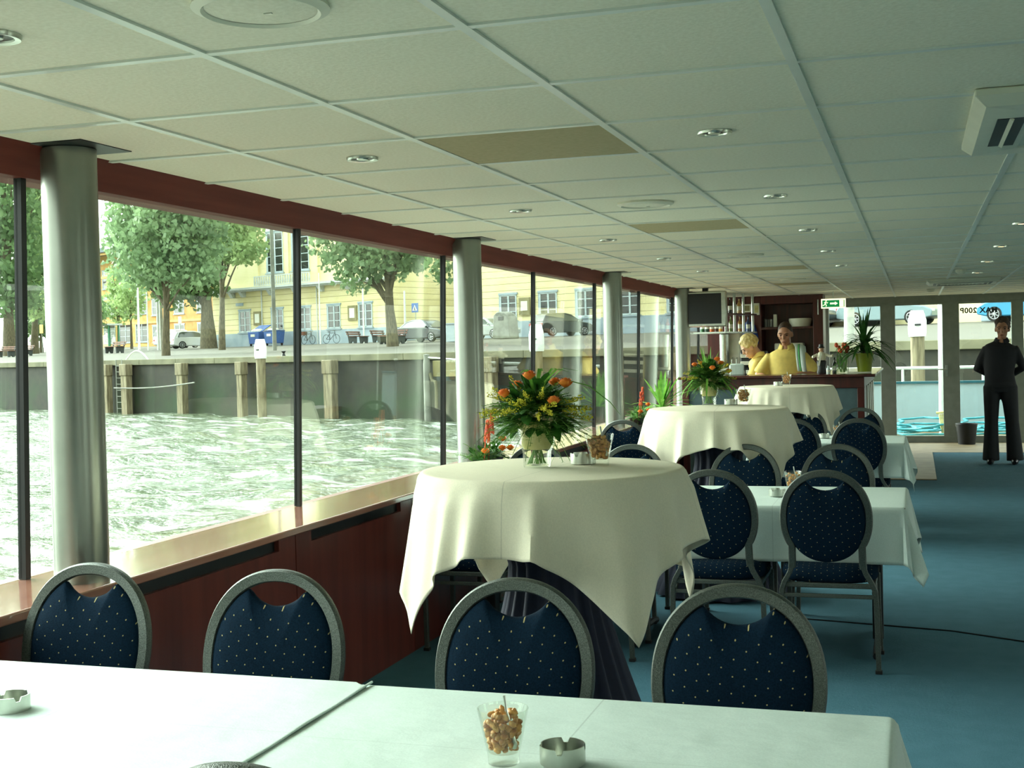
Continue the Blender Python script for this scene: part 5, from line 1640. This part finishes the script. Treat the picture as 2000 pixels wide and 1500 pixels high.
# bucket and foredeck
r = thing('bucket', (.68, 19.12, .002), 'black bucket standing before the end doors', 'bucket')
MB().lathe([(.115, 0), (.145, .28), (.152, .285), (.150, .295), (.138, .29), (.11, .01), (.001, .01)], seg=28).build('pail', M['black'], r)
MB().tube([(.148 * cos(a), .02 - .03 * sin(a), .28 - .10 * sin(a)) for a in [PI * k / 12 for k in range(13)]], .004, 6).build('handle', M['steel'], r)
M['deck'] = two('teak_deck', '6c5a40', '8a7656', 3, .7)
M['bulw'] = plain('pale_blue_bulwark', 'a2b6bc', .45, var=.02)
M['teal'] = plain('teal_stripe', '1d5a66', .5)
struct(MB().bb(XL - .3, XR + .4, YE + .08, 22.1, -.3, -.01).build('floor_deck', M['deck'], smooth=False))
g = MB(); g.bb(XL - .3, XR + .4, 22.0, 22.08, -1.2, .78)
struct(g.build('wall_bulwark', M['bulw'], smooth=False))
struct(MB().bb(XL - .3, XR + .4, 21.97, 22.11, .78, .815).build('trim_6', M['teal'], smooth=False))
r = thing('deck_railing', (0, 22.04, .815), 'white tubular railing on the bulwark outside the end doors', 'railing')
MB().tube([(-3, 0, .22), (3.9, 0, .22)], .026, 10).build('rail', M['whitepaint'], r)
for x in (-2.7, -1.45, -.2, 1.05, 2.3, 3.55):
    MB().tube([(x, 0, 0), (x, 0, .22)], .022, 8).build('post', M['whitepaint'], r)
tag(MB().lathe([(.05, -.01), (.045, 2.6), (.001, 2.62)], (.40, 21.55, 0), 14).build('flagstaff', M['whitepaint']), 'bright white staff standing on the foredeck behind the end door', 'pole')
M['hose'] = plain('turquoise_hose', '3f9aa6', .4)
M['yellow'] = plain('pale_yellow_rope', 'd8cf8c', .8)
rnd = random.Random(4)
for k, (cx, cy_, lb) in enumerate(((.1, 21.0, 'turquoise hose coiled on the deck behind the left leaf of the end doors'), (1.05, 21.1, 'turquoise hose trailing across the deck right of the bucket'))):
    pts = []
    for i in range(150):
        a = i * .21; q = i / 150
        rad = .42 + .10 * sin(a * .37 + k) + .06 * sin(i * 1.3)
        pts.append((cx + rad * cos(a) * 1.05, cy_ + rad * .9 * sin(a), .02 + .13 * q + .10 * max(0, sin(a * .5 + 1)) * (.4 + q)))
    tag(MB().tube(pts, .017, 7).build('hose', M['hose']), lb, 'hose', 'turquoise hoses on the deck')
r = thing('rope_hank', (.40, 20.75, .24), 'pale yellow rope hank lying on the turquoise hose', 'rope')
g = MB()
for k in range(6):
    g.tube([(-.06 + .02 * k, 0, .10), (-.05 + .02 * k, -.03, .0), (-.03 + .02 * k, -.05, -.12), (-.02 + .022 * k, -.03, -.2)], .009, 6)
g.tube([(-.1, 0, .12), (.0, -.02, .13), (.1, 0, .1)], .02, 7)
g.build('strands', M['yellow'], r)

# ================================================================== PEOPLE
M['shoe'] = plain('black_shoe_leather', '0c0c0e', .35)


def sphM(g, c, r, B, seg=18, rings=12):
    b = len(g.v); g.sph((0, 0, 0), r, seg, rings)
    for i in range(b, len(g.v)):
        g.v[i] = tuple(Vector(c) + B @ Vector(g.v[i]))


def basis(f, u=(0, 0, 1)):
    """columns: right, forward, up for a head looking along f"""
    f = Vector(f).normalized(); rr_ = f.cross(Vector(u)).normalized(); uu = rr_.cross(f)
    return Matrix((rr_, f, uu)).transposed()


ELL = [(cos(2 * PI * k / 24), .62 * sin(2 * PI * k / 24)) for k in range(24)]


def hand(g, wrist, d, nrm, side, curl=.5):
    """palm and five fingers; d points to the finger tips, nrm out of the palm, side towards the thumb"""
    d = Vector(d).normalized(); side = Vector(side).normalized(); nrm = Vector(nrm).normalized(); w_ = Vector(wrist)
    B = Matrix((side, d, nrm)).transposed()
    sphM(g, w_ + d * .05, (.041, .055, .017), B, 12, 8)
    for k, (off, ln) in enumerate(((.030, .072), (.010, .08), (-.010, .075), (-.029, .058))):
        p = w_ + d * .088 + side * off
        p1 = p + (d * cos(curl * .4) + nrm * sin(curl * .4)) * ln * .45
        p2 = p1 + (d * cos(curl) + nrm * sin(curl)) * ln * .3
        p3 = p2 + (d * cos(curl * 1.6) + nrm * sin(curl * 1.6)) * ln * .25
        g.tube([p - d * .02, p, p1, p2, p3], [.0095, .0095, .009, .0085, .007], 8)
    t0 = w_ + d * .03 + side * .03; t1 = t0 + (d * .6 + side * .7 + nrm * .2).normalized() * .04; t2 = t1 + (d * .9 + side * .3 + nrm * .3).normalized() * .03
    g.tube([w_ + d * .02 + side * .015, t0, t1, t2], [.014, .012, .0105, .008], 8)


def person(name, loc, label, J, skin, hairmat, hairstyle, shirt, trousers, sleeve_long, face_w=1.0):
    """J: joints in local coordinates"""
    r = thing(name, loc, label, 'person')
    hc = Vector(J['head']); B = basis(J['face'], J.get('headup', (0, 0, 1)))
    P = lambda x, y, z: hc + B @ Vector((x, y, z))
    ax = (Vector(J['sl']) - Vector(J['sr'])).normalized()
    nb = Vector(J['neck']); ch = Vector(J['chest']); wa = Vector(J['waist']); pe = Vector(J['pelvis'])
    # body (skin)
    g = MB()
    sphM(g, P(0, -.006, .018), (.074, .094, .098), B, 24, 16)
    sphM(g, P(0, .022, -.052), (.056, .066, .066), B, 20, 12)
    sphM(g, P(0, .06, -.093), (.026, .024, .02), B)
    g.tube([P(0, .082, .012), P(0, .100, -.022), P(0, .098, -.034)], [.009, .014, .011], 8)
    sphM(g, P(0, .086, -.064), (.024, .012, .010), B)
    for s_ in (-1, 1):
        sphM(g, P(s_ * .077, -.004, -.012), (.010, .020, .031), B)
        sphM(g, P(s_ * .04, .062, -.028), (.022, .02, .02), B)
        sphM(g, P(s_ * .032, .078, .026), (.024, .014, .008), B)
    g.tube([hc + B @ Vector((0, -.022, -.05)), (hc * .35 + nb * .65) + B @ Vector((0, -.012, -.02)), nb - Vector((0, 0, .03))], [.05, .050, .062], 16)
    g.tube([nb - (nb - ch) * .05, nb * .84 + ch * .16, nb * .66 + ch * .34, ch, wa, pe, pe - Vector((0, 0, .10))], [.066, .088, .135, .165, .145, .16, .12], sec=ELL, ref=ax)
    for s_, sh, el, wr in ((1, 'sl', 'el', 'wl'), (-1, 'sr', 'er', 'wr')):
        a, b, c = Vector(J[sh]), Vector(J[el]), Vector(J[wr])
        g.tube([ch * .4 + a * .6, a, a * .5 + b * .5, b, b * .6 + c * .4, c, c + (c - b).normalized() * .02], [.06, .054, .046, .039, .040, .026, .024], 14)
        hd = Vector(J.get('hd' + sh[1], (c - b)))
        hand(g, c, hd, J.get('hn' + sh[1], (0, 0, -1)), J.get('hs' + sh[1], (-s_, 0, 0)), J.get('curl', .5))
    for h, k_, a_ in (('hl', 'kl', 'al'), ('hr', 'kr', 'ar')):
        a, b, c = Vector(J[h]), Vector(J[k_]), Vector(J[a_])
        g.tube([a, a * .6 + b * .4, b, b * .6 + c * .4, c], [.078, .068, .052, .05, .035], 14)
        g.tube([c + Vector((0, .04, -.03)), c + Vector((0, -.05, -.045)), c + Vector((0, -.14, -.055))], [.03, .032, .022], 10)
    g.build('body', skin, r, remesh=.0085)
    # eyes, brows and mouth
    g = MB()
    for s_ in (-1, 1):
        sphM(g, P(s_ * .032, .080, .004), (.013, .008, .006), B)
        g.tube([P(s_ * .016, .092, .022), P(s_ * .034, .092, .028), P(s_ * .052, .078, .022)], .0035, 6)
    g.build('eyes', M['eye'], r)
    g = MB(); sphM(g, P(0, .096, -.066), (.022, .005, .005), B); g.build('mouth', M['lip'], r)
    # hair
    g = MB(); rnd = random.Random(3)
    if hairstyle == 'crop':
        sphM(g, P(0, -.017, .037), (.0775, .091, .093), B, 24, 16)
        g.v = [v for v in g.v]
        for s_ in (-1, 1):
            sphM(g, P(s_ * .066, -.02, .0), (.014, .04, .05), B)
    elif hairstyle == 'curly':
        sphM(g, P(0, -.022, .040), (.088, .100, .098), B, 24, 16)
        for k in range(170):
            a = rnd.uniform(0, 6.28); e_ = rnd.uniform(-.5, 1.57)
            v_ = Vector((cos(a) * cos(e_) * .088, sin(a) * cos(e_) * .098, sin(e_) * .096))
            if v_.y > .055 and v_.z < .045:
                continue
            sphM(g, P(v_.x, v_.y - .022, v_.z + .042), (.020, .020, .017), B, 7, 5)
    else:
        sphM(g, P(0, -.022, .038), (.083, .096, .094), B, 24, 16)
        for k in range(90):
            a = rnd.uniform(0, 6.28); e_ = rnd.uniform(-.6, 1.57)
            v_ = Vector((cos(a) * cos(e_) * .082, sin(a) * cos(e_) * .094, sin(e_) * .092))
            if v_.y > .05 and v_.z < .05:
                continue
            sphM(g, P(v_.x, v_.y - .02, v_.z + .036), (.017, .017, .022), B, 7, 5)
    g.build('hair', hairmat, r, remesh=.008)
    # shirt
    g = MB()
    g.tube([nb - Vector((0, 0, .005)), nb * .88 + ch * .12, nb * .70 + ch * .30, nb * .48 + ch * .52, ch, wa, pe, pe - Vector((0, 0, .06))], [.072, .104, .168, .196, .188, .165, .175, .18], sec=ELL, ref=ax)
    for sh, el, wr in (('sl', 'el', 'wl'), ('sr', 'er', 'wr')):
        a, b, c = Vector(J[sh]), Vector(J[el]), Vector(J[wr])
        if sleeve_long:
            g.tube([ch * .45 + a * .55, a, a * .5 + b * .5, b, b * .5 + c * .5, b * .06 + c * .94], [.058, .056, .054, .051, .047, .037], 16)
        else:
            g.tube([ch * .45 + a * .55, a, a * .6 + b * .4, a * .1 + b * .9], [.05, .056, .062, .068], 16)
    g.build('shirt', shirt, r, remesh=.0115)
    g = MB()                                   # collar
    n = 28; rings = []
    Bn = basis(Vector((J['face'][0], J['face'][1], 0)))
    for rad, dz in ((.060, .035), (.066, .038), (.088, -.005), (.084, -.012)):
        ring = []
        for k in range(n):
            a = .35 + (2 * PI - .7) * k / (n - 1)
            ring.append(tuple(nb + Bn @ Vector((rad * sin(a), rad * .9 * cos(a) - .004, dz - .025 * max(0, cos(a))))))
        rings.append(ring)
    vs = [p for ring in rings for p in ring]
    fs = [(i * n + j, i * n + j + 1, (i + 1) * n + j + 1, (i + 1) * n + j) for i in range(3) for j in range(n - 1)]
    g.add(vs, fs); g.build('collar', shirt, r, solid=.006)
    # trousers and shoes
    g = MB()
    g.tube([pe + Vector((0, 0, .05)), pe, pe - Vector((0, 0, .1))], [.166, .178, .17], sec=ELL, ref=ax)
    for h, k_, a_ in (('hl', 'kl', 'al'), ('hr', 'kr', 'ar')):
        a, b, c = Vector(J[h]), Vector(J[k_]), Vector(J[a_])
        g.tube([a + Vector((0, 0, .02)), a * .6 + b * .4, b, b * .5 + c * .5, c + Vector((0, -.01, -.045))], [.098, .09, .077, .085, .098], 18)
    g.build('trousers', trousers, r, remesh=.012)
    for a_ in ('al', 'ar'):
        c = Vector(J[a_]); g = MB(); fw_ = Vector((J['face'][0], J['face'][1], 0)).normalized()
        g.tube([c - fw_ * .06 + Vector((0, 0, -.045)), c + fw_ * .02 + Vector((0, 0, -.04)), c + fw_ * .12 + Vector((0, 0, -.05)), c + fw_ * .18 + Vector((0, 0, -.055))], [.032, .042, .040, .022], 14)
        g.build('shoe', M['shoe'], r)
    return r


AN = .085
person('person', (.955, 16.1, 0), 'person in dark shirt and dark trousers standing before the end doors, arms folded back', dict(
    head=(.03, -.03, 1.60), face=(-.12, -1, -.10), neck=(.02, 0, 1.455), chest=(0, .01, 1.27), waist=(-.01, 0, 1.07), pelvis=(0, 0, .95),
    sl=(.172, .01, 1.352), sr=(-.158, .01, 1.352), el=(.255, .07, 1.13), er=(-.25, .06, 1.13), wl=(.06, .17, 1.02), wr=(-.06, .18, 1.04),
    hl=(.095, 0, .90), hr=(-.095, 0, .90), kl=(.125, -.01, .50), kr=(-.105, -.02, .50), al=(.155, 0, AN), ar=(-.115, 0, AN),
    hnl=(0, 1, 0), hnr=(0, 1, 0), hsl=(0, 0, 1), hsr=(0, 0, 1), curl=.7), M['skint'], M['brownhair'], 'short', M['darkcloth'], M['trouser'], True)
person('person', (-1.335, 14.12, 0), 'man in a yellow polo shirt behind the bar with a towel over his shoulder', dict(
    head=(-.005, -.05, 1.59), face=(-.12, -1, -.30), neck=(0, 0, 1.445), chest=(0, .01, 1.26), waist=(0, .01, 1.06), pelvis=(0, 0, .94),
    sl=(.195, .0, 1.335), sr=(-.195, .0, 1.335), el=(.32, -.02, 1.14), er=(-.31, -.01, 1.14), wl=(.14, -.22, 1.145), wr=(-.20, -.20, 1.12),
    hl=(.095, 0, .90), hr=(-.095, 0, .90), kl=(.11, 0, .50), kr=(-.11, 0, .50), al=(.12, 0, AN), ar=(-.12, 0, AN),
    hdl=(-1, -.3, 0), hdr=(.6, -.6, 0), hnl=(0, 0, -1), hnr=(0, 0, -1), hsl=(-.3, -1, 0), hsr=(.6, .6, 0), curl=.8), M['skint'], M['brownhair'], 'crop', M['polo'], M['darkcloth'], False)
person('person', (-1.63, 14.53, 0), 'blond woman in a yellow polo shirt bending over the bar beside the man', dict(
    head=(-.145, -.06, 1.455), face=(-.80, -.30, -.60), neck=(-.055, -.01, 1.36), chest=(-.035, .01, 1.19), waist=(.0, .03, 1.02), pelvis=(.05, .05, .92),
    sl=(-.055, -.16, 1.255), sr=(-.035, .16, 1.275), el=(-.10, -.26, 1.10), er=(-.13, .22, 1.10), wl=(-.30, -.20, 1.09), wr=(-.33, .12, 1.07),
    hl=(.05, -.09, .88), hr=(.05, .09, .88), kl=(.0, -.10, .48), kr=(.0, .10, .48), al=(.05, -.11, AN), ar=(.05, .11, AN),
    hdl=(-1, .1, 0), hdr=(-1, -.1, 0), hsl=(0, 1, 0), hsr=(0, -1, 0), curl=.6), M['skin'], M['blond'], 'curly', M['polo'], M['darkcloth'], False)
M['towelgreen'] = plain('green_towel_stripe', '5aa864', .9)
g = MB()
def strip(x0, x1):
    pts = [(.0, .145, 1.20), (.0, .14, 1.30), (.0, .09, 1.415), (.0, .03, 1.458), (.0, -.03, 1.452), (.005, -.10, 1.40), (.012, -.135, 1.32), (.02, -.142, 1.24), (.03, -.14, 1.17)]
    vs = []
    for p in pts:
        vs += [(p[0] + x0, p[1], p[2] - .0), (p[0] + x1, p[1], p[2] - .028 * (x1 > .17))]
    return vs, [(2 * i, 2 * i + 1, 2 * i + 3, 2 * i + 2) for i in range(len(pts) - 1)]
g.add(*strip(.10, .125)); g.cur = 1; g.add(*strip(.125, .145)); g.cur = 0; g.add(*strip(.145, .20))
o = g.build('towel', [M['cloth'], M['towelgreen']], None, solid=.012); o.location = (-1.335, 14.12, .012)
tag(o, 'white towel with a green stripe hanging over the shoulder of the yellow polo shirt', 'towel')
